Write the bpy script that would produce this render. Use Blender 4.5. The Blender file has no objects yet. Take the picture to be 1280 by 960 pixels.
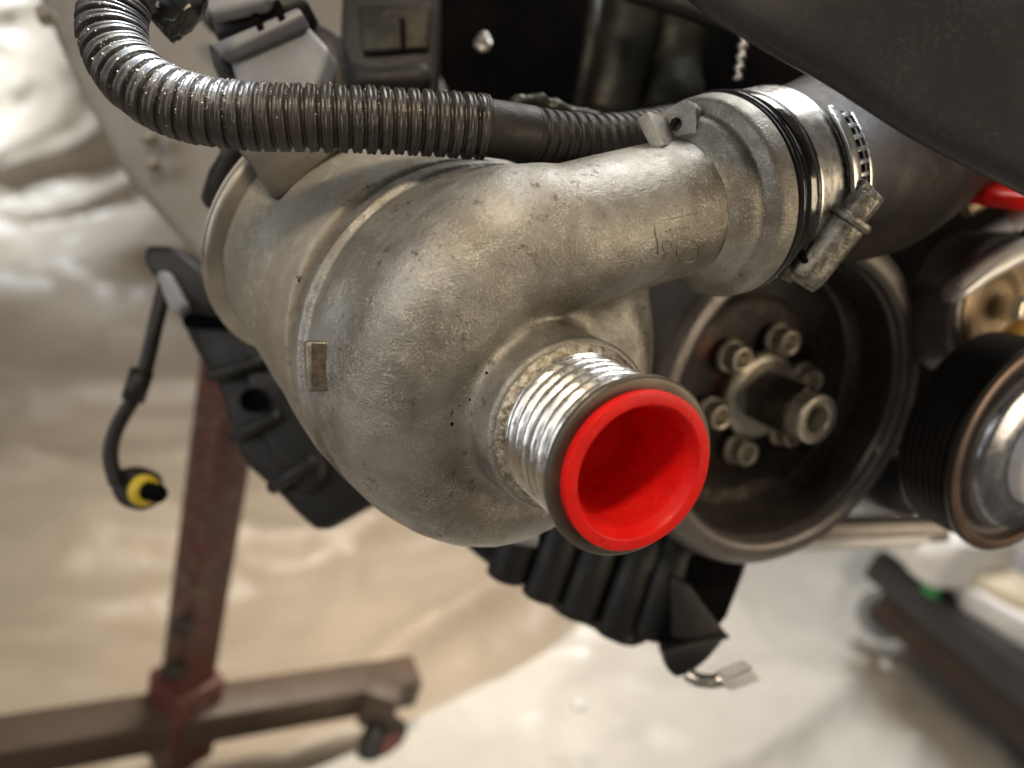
import bpy, bmesh, math, random
import numpy as np
from mathutils import Vector, Matrix, noise
random.seed(7); rng = np.random.default_rng(7)
SC = bpy.context.scene
COL = SC.collection
R = math.radians

# ------------------------------------------------------------------ camera, world, lamps, exposure
FPX, W2, H2 = 967.0, 640.0, 480.0          # focal length in photo pixels, half size
PITCH, ROLL, CAMZ = R(25), R(18), 0.85
fw = Vector((0, math.cos(PITCH), -math.sin(PITCH)))
r0 = Vector((1, 0, 0)); u0 = r0.cross(fw)
rt = r0 * math.cos(ROLL) + u0 * math.sin(ROLL)
up = -r0 * math.sin(ROLL) + u0 * math.cos(ROLL)
CAM = Matrix(((rt.x, up.x, -fw.x, 0), (rt.y, up.y, -fw.y, 0), (rt.z, up.z, -fw.z, CAMZ), (0, 0, 0, 1)))
CN = np.array(CAM)[:3, :3]; CO = np.array((0, 0, CAMZ))
cd = bpy.data.cameras.new('camera'); cam = bpy.data.objects.new('camera', cd); COL.objects.link(cam)
cam.matrix_world = CAM
cd.sensor_width = 36; cd.lens = FPX / 1280 * 36; cd.clip_start = 0.01; cd.clip_end = 60
cd.dof.use_dof = True; cd.dof.focus_distance = 0.204; cd.dof.aperture_fstop = 6.5; cd.dof.aperture_blades = 0
SC.camera = cam

wd = bpy.data.worlds.new('World'); SC.world = wd; wd.use_nodes = True
bg = wd.node_tree.nodes['Background']; bg.inputs[0].default_value = (1.0, 0.90, 0.78, 1); bg.inputs[1].default_value = 0.13

SC.view_settings.view_transform = 'Standard'; SC.view_settings.look = 'None'
SC.view_settings.exposure = 0.12; SC.view_settings.gamma = 1; SC.view_settings.use_curve_mapping = False

def cw(v):                                    # camera-frame centimetres (x right, y up, z to viewer) -> world metres
    return CAM @ (Vector(v) * 0.01)
def cdir(v): return (CAM.to_3x3() @ Vector(v)).normalized()
def P(px, py, d):                             # the point seen at a photo pixel at depth d cm, camera frame cm
    return Vector(((px - W2) / FPX * d, -(py - H2) / FPX * d, -d))
def F(px, py, z=0.0):                         # where the ray of a pixel meets the level z (world metres)
    dr = CAM.to_3x3() @ P(px, py, 1); t = (z - CAMZ) / dr.z
    return Vector((0, 0, CAMZ)) + dr * t

def area(name, pos, target, size, power, color, sizey=None, spread=180):
    l = bpy.data.lights.new(name, 'AREA'); l.energy = power; l.color = color; l.size = size
    if sizey: l.shape = 'RECTANGLE'; l.size_y = sizey
    l.spread = R(spread)
    o = bpy.data.objects.new(name, l); COL.objects.link(o)
    p = cw(pos); q = cw(target); o.location = p
    o.rotation_euler = (q - p).to_track_quat('-Z', 'Y').to_euler(); return o
WARM, COOL, NEUT = (1.0, 0.80, 0.56), (0.82, 0.91, 1.0), (1.0, 0.93, 0.82)
def spot(name, pos, target, size, power, color, cone, blend=0.5):
    l = bpy.data.lights.new(name, 'SPOT'); l.energy = power; l.color = color; l.shadow_soft_size = size; l.spot_size = R(cone); l.spot_blend = blend
    o = bpy.data.objects.new(name, l); COL.objects.link(o); p = cw(pos); q = cw(target); o.location = p
    o.rotation_euler = (q - p).to_track_quat('-Z', 'Y').to_euler(); return o
area('warm_work_lamp', (-4, 30, 16), (-1, 1, -23), 0.04, 1.15, WARM, 0.08)
spot('cool_torch_lamp', (-4.5, 38, -18), (-9.6, 9.3, -21.0), 0.012, 55.0, COOL, 10.5, 0.3)
spot('cool_inspection_lamp', (22, 34, 0), (8.9, 6.6, -24), 0.02, 24.0, COOL, 8.5)
area('front_fill_lamp', (-60, 50, 90), (0, 0, -30), 0.7, 2.2, NEUT)  # added soft fill from behind the camera
area('right_fill_lamp', (80, -8, 14), (8, 0, -30), 0.35, 3.0, WARM)  # added warm light, gives the pulley face and bolts something to reflect
area('left_fill_lamp', (-95, 15, 25), (0, 0, -22), 0.6, 3.0, (0.93, 0.96, 1.0), 0.9)  # added pale source, put in for bright reflections on the threads' left
area('ceiling_lamp', (60, 150, -60), (25, -40, -110), 0.7, 9.0, (1.0, 0.98, 0.95), spread=100)
area('floor_lamp', (-5, 40, -70), (-8, -60, -120), 0.25, 2.4, (1.0, 0.80, 0.56), spread=110)
area('corner_fill_lamp', (-150, 110, -90), (-128, 62, -190), 0.3, 4.2, (0.84, 0.92, 1.0), spread=60)  # added cool light, narrowed onto the upper left of the wall sheet

# ------------------------------------------------------------------ materials
def mat(name, base, base2=None, rough=0.5, rough2=None, metal=0.0, scale=60, spk=None, spk_scale=600, spk_amt=0.0,
        dark=None, dark_scale=140, dark_amt=0.0, bump=0.0, bump_scale=900, bump2=0.0, bump2_scale=150, coat=0.0,
        thr=(0.38, 0.62), stretch=None, spec=0.5, sss=0.0, transmission=0.0):
    m = bpy.data.materials.new(name); m.use_nodes = True; nt = m.node_tree; N, L = nt.nodes, nt.links
    b = N['Principled BSDF']
    b.inputs['Metallic'].default_value = metal; b.inputs['Roughness'].default_value = rough
    b.inputs['Coat Weight'].default_value = coat; b.inputs['Specular IOR Level'].default_value = spec
    b.inputs['Transmission Weight'].default_value = transmission
    if sss: b.inputs['Subsurface Weight'].default_value = sss; b.inputs['Subsurface Scale'].default_value = 0.003
    tc = N.new('ShaderNodeTexCoord'); mp = N.new('ShaderNodeMapping'); L.new(tc.outputs['Object'], mp.inputs[0])
    if stretch: mp.inputs['Scale'].default_value = stretch
    def nz(sc, det=4, ro=0.6):
        n = N.new('ShaderNodeTexNoise'); n.inputs['Scale'].default_value = sc; n.inputs['Detail'].default_value = det
        n.inputs['Roughness'].default_value = ro; L.new(mp.outputs[0], n.inputs['Vector']); return n.outputs['Fac']
    def ramp(src, a, c):
        r = N.new('ShaderNodeMapRange'); r.inputs[1].default_value = a; r.inputs[2].default_value = c; L.new(src, r.inputs[0]); return r.outputs[0]
    def mixc(f, a, c):
        x = N.new('ShaderNodeMix'); x.data_type = 'RGBA'; L.new(f, x.inputs[0])
        for v, i in ((a, 6), (c, 7)):
            if isinstance(v, tuple): x.inputs[i].default_value = (*v, 1)
            else: L.new(v, x.inputs[i])
        return x.outputs[2]
    def mul(a, c):
        x = N.new('ShaderNodeMath'); x.operation = 'MULTIPLY'
        for k, v in enumerate((a, c)):
            if isinstance(v, (int, float)): x.inputs[k].default_value = v
            else: L.new(v, x.inputs[k])
        return x.outputs[0]
    big = ramp(nz(scale, 5), *thr)
    c = mixc(big, base, base2 or base)
    if spk:
        f = mul(mul(ramp(nz(spk_scale, 5, 0.75), 0.50, 0.62), ramp(nz(spk_scale / 9, 3), 0.40, 0.62)), spk_amt)
        c = mixc(f, c, spk)
    if dark:
        f = mul(mul(ramp(nz(dark_scale, 6, 0.7), 0.56, 0.68), ramp(nz(dark_scale / 6, 2), 0.42, 0.6)), dark_amt)
        c = mixc(f, c, dark)
    L.new(c, b.inputs['Base Color'])
    if rough2 is not None:
        r = N.new('ShaderNodeMapRange'); L.new(nz(scale * 3, 5), r.inputs[0]); r.inputs[1].default_value = 0.35; r.inputs[2].default_value = 0.65
        r.inputs[3].default_value = rough; r.inputs[4].default_value = rough2; L.new(r.outputs[0], b.inputs['Roughness'])
    if bump or bump2:
        a = mul(nz(bump_scale, 5, 0.65), bump); d = mul(nz(bump2_scale, 4), bump2)
        s = N.new('ShaderNodeMath'); s.operation = 'ADD'; L.new(a, s.inputs[0]); L.new(d, s.inputs[1])
        bp = N.new('ShaderNodeBump'); bp.inputs['Distance'].default_value = 1.0; bp.inputs['Strength'].default_value = 1.0
        L.new(s.outputs[0], bp.inputs['Height']); L.new(bp.outputs[0], b.inputs['Normal'])
    return m

M = {}
M['cast'] = mat('cast_aluminium', (0.235, 0.220, 0.19), (0.40, 0.395, 0.37), 0.35, 0.54, metal=0.74, scale=38, spk=(0.66, 0.64, 0.57), spk_scale=1400,
                spk_amt=0.7, dark=(0.085, 0.065, 0.045), dark_scale=300, dark_amt=0.85, bump=0.00024, bump_scale=1500, bump2=0.00030, bump2_scale=320)
M['cast_rear'] = mat('cast_aluminium_rear', (0.27, 0.24, 0.19), (0.34, 0.32, 0.275), 0.5, 0.65, metal=0.4, scale=30, spk=(0.60, 0.56, 0.46), spk_scale=300,
                spk_amt=0.4, bump=0.00012, bump_scale=700, bump2=0.0006, bump2_scale=90)
M['machined'] = mat('machined_aluminium', (0.62, 0.61, 0.58), (0.80, 0.79, 0.76), 0.22, 0.38, metal=1.0, scale=160, dark=(0.16, 0.12, 0.08), dark_scale=260,
                dark_amt=0.85, bump=0.000012, bump_scale=900)
M['bar'] = mat('worn_bar_steel', (0.22, 0.20, 0.19), (0.30, 0.28, 0.26), 0.4, metal=0.3, scale=20)
M['tabface'] = mat('brown_tab_face', (0.13, 0.11, 0.085), (0.22, 0.19, 0.15), 0.42, metal=0.6, scale=300, spk=(0.45, 0.38, 0.26), spk_scale=900, spk_amt=0.8, bump=0.0002)
M['dish'] = mat('glossy_shaded_dish', (0.07, 0.062, 0.055), (0.11, 0.094, 0.080), 0.18, 0.32, metal=0.5, scale=40, coat=0.3)  # darker than the rim coating: shade of the hollow put into the colour
M['bluesteel'] = mat('blued_steel_face', (0.24, 0.25, 0.28), (0.36, 0.37, 0.40), 0.2, 0.34, metal=0.9, scale=60)
M['fingerm'] = mat('dull_grey_bracket', (0.07, 0.065, 0.055), (0.10, 0.093, 0.08), 0.5, metal=0.3, scale=60, bump=0.0001)
M['ringm'] = mat('bright_cast_ring', (0.42, 0.39, 0.33), (0.52, 0.49, 0.42), 0.32, 0.5, metal=0.8, scale=60, bump=0.00005)
M['burr'] = mat('rough_burr', (0.24, 0.205, 0.15), (0.58, 0.54, 0.45), 0.34, 0.5, metal=0.85, scale=500, dark=(0.09, 0.07, 0.05), dark_scale=420, dark_amt=0.9, bump=0.0007, bump_scale=500)
M['rim'] = mat('dark_steel_rim', (0.11, 0.097, 0.078), (0.15, 0.135, 0.11), 0.42, metal=0.6, scale=90, bump=0.00003, bump_scale=1500)
M['red'] = mat('red_plastic', (0.80, 0.014, 0.012), (0.70, 0.010, 0.009), 0.28, 0.48, scale=180, spk=(0.55, 0.16, 0.13), spk_scale=900, spk_amt=0.22, sss=0.12, spec=0.22, bump=0.00002, bump_scale=900)
M['steel'] = mat('clamp_steel', (0.56, 0.55, 0.53), (0.66, 0.65, 0.62), 0.22, 0.36, metal=1.0, scale=120, dark=(0.12, 0.09, 0.06), dark_scale=160, dark_amt=0.15, bump=0.00002, bump_scale=500)
M['screw'] = mat('dull_steel', (0.20, 0.19, 0.16), (0.44, 0.42, 0.37), 0.30, 0.5, metal=0.9, scale=260, dark=(0.04, 0.03, 0.02), dark_scale=300, dark_amt=0.9, bump=0.0006, bump_scale=420)
M['rubber'] = mat('hose_rubber', (0.010, 0.008, 0.007), (0.026, 0.018, 0.014), 0.5, 0.7, spec=0.3, scale=40, bump=0.0002, bump_scale=300, bump2=0.0006, bump2_scale=50)
M['gloss'] = mat('wet_rubber', (0.010, 0.010, 0.011), (0.02, 0.018, 0.017), 0.10, 0.22, scale=80, coat=0.6, bump2=0.0004, bump2_scale=120)
M['conduit'] = mat('conduit_plastic', (0.018, 0.0175, 0.019), (0.034, 0.029, 0.025), 0.30, 0.44, scale=60, spk=(0.28, 0.26, 0.22), spk_scale=700, spk_amt=0.22,
                bump=0.0001, bump_scale=900, spec=0.6)
M['black'] = mat('black_plastic', (0.007, 0.0068, 0.0070), (0.015, 0.014, 0.013), 0.44, 0.6, scale=30, bump=0.0003, bump_scale=400)
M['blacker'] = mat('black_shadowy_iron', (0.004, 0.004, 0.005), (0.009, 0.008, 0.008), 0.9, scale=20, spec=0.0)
M['panel'] = mat('grey_plastic_panel', (0.017, 0.017, 0.0185), (0.023, 0.022, 0.024), 0.34, 0.46, scale=14, spk=(0.10, 0.09, 0.08), spk_scale=900, spk_amt=0.22, bump=0.00008, bump_scale=900)
M['pulley'] = mat('pulley_coating', (0.14, 0.13, 0.125), (0.20, 0.185, 0.175), 0.30, 0.44, metal=0.5, scale=30, bump=0.0002, bump_scale=500)
M['web'] = mat('pulley_web', (0.030, 0.024, 0.020), (0.13, 0.045, 0.025), 0.5, 0.7, metal=0.2, scale=45, thr=(0.52, 0.7))
M['bolt'] = mat('plated_bolt', (0.60, 0.55, 0.45), (0.72, 0.67, 0.57), 0.28, 0.42, metal=0.75, scale=150, dark=(0.10, 0.06, 0.03), dark_scale=200, dark_amt=0.7)
M['bolt_dark'] = mat('dark_bolt', (0.075, 0.070, 0.065), (0.13, 0.12, 0.105), 0.36, metal=0.8, scale=150)
M['alloy'] = mat('blurred_alloy', (0.26, 0.24, 0.205), (0.34, 0.32, 0.285), 0.5, 0.65, metal=0.15, scale=12, dark=(0.12, 0.10, 0.08), dark_scale=40, dark_amt=0.5, bump=0.002, bump_scale=60)
M['alloy_dark'] = mat('dark_alloy', (0.014, 0.014, 0.012), (0.036, 0.035, 0.028), 0.4, 0.6, metal=0.5, scale=30, bump=0.001, bump_scale=90)  # very dark mottled alloy tone
M['grey'] = mat('lit_grey_plastic', (0.24, 0.25, 0.275), (0.30, 0.31, 0.33), 0.36, 0.5, scale=50, dark=(0.05, 0.045, 0.04), dark_scale=90, dark_amt=0.6, bump=0.0002, bump_scale=500)  # lighter, bluer base stands in for torch light on the connector
M['silver'] = mat('bright_alloy', (0.62, 0.63, 0.64), (0.72, 0.72, 0.72), 0.30, 0.4, metal=0.25, scale=40)
M['tan'] = mat('tan_face', (0.26, 0.19, 0.11), (0.36, 0.27, 0.17), 0.45, metal=0.5, scale=60)
M['ribbed'] = mat('pulley_black', (0.014, 0.012, 0.011), (0.022, 0.019, 0.017), 0.42, metal=0.3, scale=30)
M['brownedge'] = mat('rusty_edge', (0.10, 0.065, 0.048), (0.15, 0.10, 0.075), 0.4, metal=0.4, scale=50)
M['stand'] = mat('red_painted_steel', (0.13, 0.030, 0.025), (0.07, 0.034, 0.026), 0.42, 0.6, scale=14, dark=(0.03, 0.022, 0.018), dark_scale=40, dark_amt=0.8, spk=(0.3, 0.22, 0.18), spk_scale=90, spk_amt=0.5)
M['brown'] = mat('brown_steel', (0.07, 0.048, 0.035), (0.10, 0.07, 0.05), 0.5, 0.6, scale=10)
M['yellow'] = mat('yellow_seal', (0.62, 0.47, 0.03), (0.55, 0.40, 0.03), 0.35, scale=60)
M['white'] = mat('white_plastic', (0.86, 0.87, 0.88), (0.80, 0.81, 0.83), 0.4, scale=12)
M['cream'] = mat('cream_plastic', (0.78, 0.70, 0.55), (0.70, 0.60, 0.44), 0.45, scale=12)
M['orange'] = mat('orange_plastic', (0.72, 0.40, 0.08), (0.66, 0.36, 0.07), 0.45, scale=30)
M['green'] = mat('green_plastic', (0.05, 0.42, 0.10), (0.05, 0.38, 0.09), 0.4, scale=30)
M['blackbench'] = mat('bench_black', (0.024, 0.025, 0.028), (0.034, 0.034, 0.037), 0.5, scale=8)
M['darkwood'] = mat('bench_underside', (0.030, 0.018, 0.012), (0.05, 0.030, 0.02), 0.6, scale=8)
M['cloth'] = mat('sheet_cloth', (0.37, 0.315, 0.25), (0.46, 0.40, 0.325), 0.28, 0.42, scale=2.2, bump=0.004, bump_scale=26)
M['floor'] = mat('floor_sheet_pale', (0.58, 0.575, 0.55), (0.50, 0.495, 0.47), 0.26, 0.42, scale=4, bump=0.004, bump_scale=12)
M['tanfloor'] = mat('floor_tan', (0.44, 0.33, 0.21), (0.56, 0.44, 0.29), 0.5, 0.65, scale=4, bump=0.004, bump_scale=12)
M['grit'] = mat('dried_grit', (0.42, 0.35, 0.25), (0.66, 0.60, 0.48), 0.5, scale=700)
M['glass'] = mat('smoky_plastic', (0.22, 0.22, 0.23), (0.3, 0.3, 0.3), 0.2, scale=30, transmission=0.5)

# ------------------------------------------------------------------ object helpers
def empty(name, loc, label, cat, group=None):
    o = bpy.data.objects.new(name, None); COL.objects.link(o); o.empty_display_size = 0.01
    o.location = loc; o['label'] = label; o['category'] = cat
    if group: o['group'] = group
    return o
def tag(o, label, cat, group=None):
    o['label'] = label; o['category'] = cat
    if group: o['group'] = group
    return o
def put(name, me, m, parent=None, Mx=None, smooth=None, label=None, kind=None):
    """link a mesh; Mx = world matrix (None: the mesh is in world metres)"""
    o = bpy.data.objects.new(name, me); COL.objects.link(o)
    if m is not None and not me.materials: me.materials.append(m)
    Mx = Mx or Matrix.Identity(4)
    if parent:
        o.parent = parent; pm = world_of(parent); o.matrix_local = pm.inverted() @ Mx
    else: o.matrix_local = Mx
    o['_'] = 0; del o['_']
    WM[o.name] = Mx
    if smooth is not None:
        me.polygons.foreach_set('use_smooth', [True] * len(me.polygons))
        if smooth < 180: me.set_sharp_from_angle(angle=R(smooth))
    if label: o['label'] = label
    if kind: o['kind'] = kind
    return o
WM = {}
def world_of(o):
    return WM[o.name] if o.name in WM else Matrix.Translation(o.location)
def dup(o, Mx, parent=None):
    c = o.copy(); COL.objects.link(c); parent = parent or o.parent
    c.parent = parent
    c.matrix_local = (world_of(parent).inverted() @ Mx) if parent else Mx
    WM[c.name] = Mx
    for ch in list(o.children):
        g = ch.copy(); COL.objects.link(g); g.parent = c
        WM[g.name] = Mx @ (world_of(o).inverted() @ world_of(ch))
    return c
def frame(pos, z, x=(0, 1, 0)):              # pos, z, x in camera frame (cm) -> world matrix; meshes used with it are in metres
    zz = cdir(z); xx = cdir(x); xx = (xx - zz * xx.dot(zz)).normalized(); yy = zz.cross(xx); p = cw(pos)
    return Matrix(((xx.x, yy.x, zz.x, p.x), (xx.y, yy.y, zz.y, p.y), (xx.z, yy.z, zz.z, p.z), (0, 0, 0, 1)))
def mesh(name, v, f):
    me = bpy.data.meshes.new(name); me.from_pydata([tuple(a) for a in v], [], [tuple(a) for a in f]); me.update(); return me
def from_cam(name, v, f):                     # verts in camera frame cm
    v = np.asarray(v, float) * 0.01; return mesh(name, (v @ CN.T + CO).tolist(), f)
def lathe(name, prof, seg=96, a0=0, a1=2 * math.pi, wob=0.0, wf=None, close=False):
    """profile [(r, z)] in cm, about z; returns metres mesh"""
    full = abs(a1 - a0 - 2 * math.pi) < 1e-6; n = seg if full else seg + 1
    v = []; f = []
    for k, (r_, z_) in enumerate(prof):
        for i in range(n):
            t = a0 + (a1 - a0) * i / seg
            rr = r_ + (wf(r_, z_, t) if wf else 0)
            v.append((rr * math.cos(t) * .01, rr * math.sin(t) * .01, z_ * .01))
    m_ = len(prof)
    rows = m_ if close else m_ - 1
    for k in range(rows):
        k2 = (k + 1) % m_
        for i in range(seg):
            j = (i + 1) % n
            f.append((k * n + i, k * n + j, k2 * n + j, k2 * n + i))
    me = mesh(name, v, f); bm = bmesh.new(); bm.from_mesh(me)
    bmesh.ops.remove_doubles(bm, verts=bm.verts, dist=1e-6); bmesh.ops.recalc_face_normals(bm, faces=bm.faces); bm.to_mesh(me); bm.free(); return me
def rounded(prof, rad=0.05, n=3):             # round the corners of an open profile
    out = [prof[0]]
    for a, b, c in zip(prof, prof[1:], prof[2:]):
        a, b, c = Vector(a), Vector(b), Vector(c); l1 = (a - b).length; l2 = (c - b).length
        q = min(rad, l1 * .45, l2 * .45); p1 = b + (a - b) / max(l1, 1e-6) * q; p2 = b + (c - b) / max(l2, 1e-6) * q
        for i in range(n + 1):
            t = i / n; out.append(tuple(p1 * (1 - t) ** 2 + b * 2 * t * (1 - t) + p2 * t * t))
    out.append(prof[-1]); return out
def prism(name, pts, h0, h1, bev=0.0, seg=2): # polygon in cm in local xy, extruded along z
    bm = bmesh.new(); a = [bm.verts.new((x * .01, y * .01, h0 * .01)) for x, y in pts]; f = bm.faces.new(a)
    e = bmesh.ops.extrude_face_region(bm, geom=[f]); vs = [g for g in e['geom'] if isinstance(g, bmesh.types.BMVert)]
    bmesh.ops.translate(bm, verts=vs, vec=(0, 0, (h1 - h0) * .01)); bmesh.ops.recalc_face_normals(bm, faces=bm.faces)
    if bev: bmesh.ops.bevel(bm, geom=list(bm.edges), offset=bev * .01, segments=seg, profile=.5, affect='EDGES')
    me = bpy.data.meshes.new(name); bm.to_mesh(me); bm.free(); return me
def box(name, sx, sy, sz, bev=0.05, seg=2):   # cm, centred
    return prism(name, [(-sx / 2, -sy / 2), (sx / 2, -sy / 2), (sx / 2, sy / 2), (-sx / 2, sy / 2)], -sz / 2, sz / 2, bev, seg)
def slab(name, pix, d, thick, bev=0.3, seg=3, tilt=(0, 0)):
    """outline given by photo pixels at depth d cm; real thickness behind it (camera frame cm -> world)"""
    v = []
    c = sum((P(x, y, d) for x, y in pix), Vector()) / len(pix)
    for x, y in pix:
        q = P(x, y, d); k = d + (q.x - c.x) * tilt[0] + (q.y - c.y) * tilt[1]; v.append(P(x, y, k))
    bm = bmesh.new(); a = [bm.verts.new(cw(q)) for q in v]; f = bm.faces.new(a)
    e = bmesh.ops.extrude_face_region(bm, geom=[f]); vs = [g for g in e['geom'] if isinstance(g, bmesh.types.BMVert)]
    bmesh.ops.translate(bm, verts=vs, vec=fw * thick * .01); bmesh.ops.recalc_face_normals(bm, faces=bm.faces)
    if bev: bmesh.ops.bevel(bm, geom=[x for x in bm.edges], offset=bev * .01, segments=seg, profile=.5, affect='EDGES')
    me = bpy.data.meshes.new(name); bm.to_mesh(me); bm.free(); return me
def spline(pts, n):                           # Catmull-Rom through vectors
    pts = [Vector(p) for p in pts]; P_ = [pts[0] * 2 - pts[1]] + pts + [pts[-1] * 2 - pts[-2]]; out = []
    for i in range(1, len(P_) - 2):
        for k in range(n):
            t = k / n; a, b, c, d = P_[i - 1], P_[i], P_[i + 1], P_[i + 2]
            out.append(0.5 * ((2 * b) + (c - a) * t + (2 * a - 5 * b + 4 * c - d) * t * t + (3 * b - a - 3 * c + d) * t ** 3))
    out.append(pts[-1]); return out
def resample(pts, step):
    L_ = [0.0]
    for a, b in zip(pts, pts[1:]): L_.append(L_[-1] + (b - a).length)
    n = max(2, int(L_[-1] / step)); out = []; j = 0
    for i in range(n + 1):
        s = L_[-1] * i / n
        while j < len(L_) - 2 and L_[j + 1] < s: j += 1
        t = (s - L_[j]) / max(L_[j + 1] - L_[j], 1e-9); out.append(pts[j].lerp(pts[j + 1], min(1, t)))
    return out, L_[-1]
def sweep(name, pts, rad, seg=32, caps=True, wf=None):
    """tube in camera frame cm; rad(s, total) -> radius"""
    v = []; f = []; t0 = (pts[1] - pts[0]).normalized(); nrm = t0.orthogonal().normalized(); s = 0
    tot = sum((b - a).length for a, b in zip(pts, pts[1:]))
    for i, p in enumerate(pts):
        t = (pts[min(i + 1, len(pts) - 1)] - pts[max(i - 1, 0)]).normalized()
        nrm = (nrm - t * nrm.dot(t)).normalized(); bn = t.cross(nrm)
        if i: s += (p - pts[i - 1]).length
        r_ = rad(s, tot) if callable(rad) else rad
        for k in range(seg):
            a = 2 * math.pi * k / seg; rr = r_ + (wf(s, a) if wf else 0); v.append(p + (nrm * math.cos(a) + bn * math.sin(a)) * rr)
    for i in range(len(pts) - 1):
        for k in range(seg):
            j = (k + 1) % seg; f.append((i * seg + k, i * seg + j, (i + 1) * seg + j, (i + 1) * seg + k))
    if caps: f.append(tuple(range(seg))[::-1]); f.append(tuple(range((len(pts) - 1) * seg, len(pts) * seg)))
    return from_cam(name, v, f)
def holed_plate(name, outline, hc, hr, thick, n=48, bev=0.0):   # star-shaped outline (cm) round a round hole
    out = []
    for i in range(n):
        a = 2 * math.pi * i / n; dx, dy = math.cos(a), math.sin(a); best = None
        for (x1, y1), (x2, y2) in zip(outline, outline[1:] + outline[:1]):
            x1 -= hc[0]; x2 -= hc[0]; y1 -= hc[1]; y2 -= hc[1]
            ex, ey = x2 - x1, y2 - y1; den = dx * ey - dy * ex
            if abs(den) < 1e-9: continue
            t = (x1 * ey - y1 * ex) / den; u = (x1 * dy - y1 * dx) / den
            if t > 0 and -1e-6 <= u <= 1 + 1e-6: best = t if best is None else max(best, t)
        out.append((hc[0] + dx * best, hc[1] + dy * best))
    inn = [(hc[0] + hr * math.cos(2 * math.pi * i / n), hc[1] + hr * math.sin(2 * math.pi * i / n)) for i in range(n)]
    v = [(x * .01, y * .01, 0) for x, y in out] + [(x * .01, y * .01, 0) for x, y in inn] + \
        [(x * .01, y * .01, -thick * .01) for x, y in out] + [(x * .01, y * .01, -thick * .01) for x, y in inn]
    f = []
    for i in range(n):
        j = (i + 1) % n
        f += [(i, j, n + j, n + i), (2 * n + j, 2 * n + i, 3 * n + i, 3 * n + j), (j, i, 2 * n + i, 2 * n + j), (n + i, n + j, 3 * n + j, 3 * n + i)]
    return mesh(name, v, f)

# ------------------------------------------------------------------ signed distance castings
def surface_nets(fn, lo, hi, h, B=12):
    lo = np.array(lo, np.float32); n = (np.ceil((np.array(hi) - lo) / h / B).astype(int)) * B + 1
    val = np.empty(n, np.float32); nb = (n - 1) // B
    bi = np.stack(np.meshgrid(*[np.arange(k) for k in nb], indexing='ij'), -1).reshape(-1, 3)
    cen = lo + (bi * B + B / 2) * h; dc = fn(cen.astype(np.float32)); lim = B * h * 0.9 * 1.25
    loc = np.stack(np.meshgrid(*[np.arange(B + 1)] * 3, indexing='ij'), -1).reshape(-1, 3)
    for b, d in zip(bi, dc):
        s = tuple(slice(k * B, k * B + B + 1) for k in b)
        if abs(d) > lim: val[s] = d
    act = [b for b, d in zip(bi, dc) if abs(d) <= lim]
    for i in range(0, len(act), 100):
        ch = np.array(act[i:i + 100]); pts = (lo + (ch[:, None, :] * B + loc[None]) * h).reshape(-1, 3).astype(np.float32)
        d = fn(pts).reshape(len(ch), B + 1, B + 1, B + 1)
        for b, q in zip(ch, d): val[tuple(slice(k * B, k * B + B + 1) for k in b)] = q
    ins = val < 0
    c = [(i, j, k) for i in (0, 1) for j in (0, 1) for k in (0, 1)]
    sl = lambda i, j, k: (slice(i, n[0] - 1 + i), slice(j, n[1] - 1 + j), slice(k, n[2] - 1 + k))
    cnt = sum(ins[sl(*q)].astype(np.int8) for q in c); cells = np.argwhere((cnt > 0) & (cnt < 8))
    acc = np.zeros((len(cells), 3), np.float64); num = np.zeros(len(cells))
    for q in c:
        for ax in range(3):
            if q[ax]: continue
            q2 = list(q); q2[ax] = 1
            a = val[tuple((cells + q).T)]; b = val[tuple((cells + q2).T)]; m_ = (a < 0) != (b < 0)
            t = np.where(m_, a / np.where(m_, a - b, 1), 0); p = np.array(q, float)[None].repeat(len(cells), 0); p[:, ax] += t
            acc[m_] += p[m_]; num[m_] += 1
    V = lo + (cells + acc / num[:, None]) * h
    idx = -np.ones(np.array(n) - 1, np.int64); idx[tuple(cells.T)] = np.arange(len(cells)); faces = []
    for ax in range(3):
        o = [x for x in range(3) if x != ax]
        a = ins; s0 = [slice(None)] * 3; s1 = [slice(None)] * 3; s0[ax] = slice(0, -1); s1[ax] = slice(1, None)
        e = np.argwhere(a[tuple(s0)] != a[tuple(s1)]); e = e[(e[:, o[0]] > 0) & (e[:, o[1]] > 0) & (e[:, o[0]] < n[o[0]] - 1) & (e[:, o[1]] < n[o[1]] - 1)]
        d0 = np.zeros(3, int); d0[o[0]] = 1; d1 = np.zeros(3, int); d1[o[1]] = 1
        q = np.stack([idx[tuple((e - d0 - d1).T)], idx[tuple((e - d1).T)], idx[tuple(e.T)], idx[tuple((e - d0).T)]], 1)
        flip = ins[tuple(e.T)] != (ax == 1); q[~flip] = q[~flip][:, ::-1]; faces.append(q)
    Fc = np.concatenate(faces)
    for _ in range(2):
        g = grad(fn, V); V = V - fn(V.astype(np.float32))[:, None] * g / np.maximum((g * g).sum(1), .25)[:, None]
    return V, Fc
def grad(fn, V, e=0.01):
    g = np.zeros_like(V)
    for k in range(3):
        d = np.zeros(3); d[k] = e; g[:, k] = (fn((V + d)) - fn((V - d))) / (2 * e)
    return g
def smin(a, b, k):
    h = np.clip(.5 + .5 * (b - a) / k, 0, 1); return b + (a - b) * h - k * h * (1 - h)
def sd_cyl(p, c, ax, r, hh, rnd):
    q = p - np.array(c); t = q @ np.array(ax); rad = np.sqrt(np.maximum((q * q).sum(1) - t * t, 1e-9))
    dx = rad - (r - rnd); dy = np.abs(t) - (hh - rnd)
    return np.minimum(np.maximum(dx, dy), 0) + np.sqrt(np.maximum(dx, 0) ** 2 + np.maximum(dy, 0) ** 2) - rnd
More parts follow.
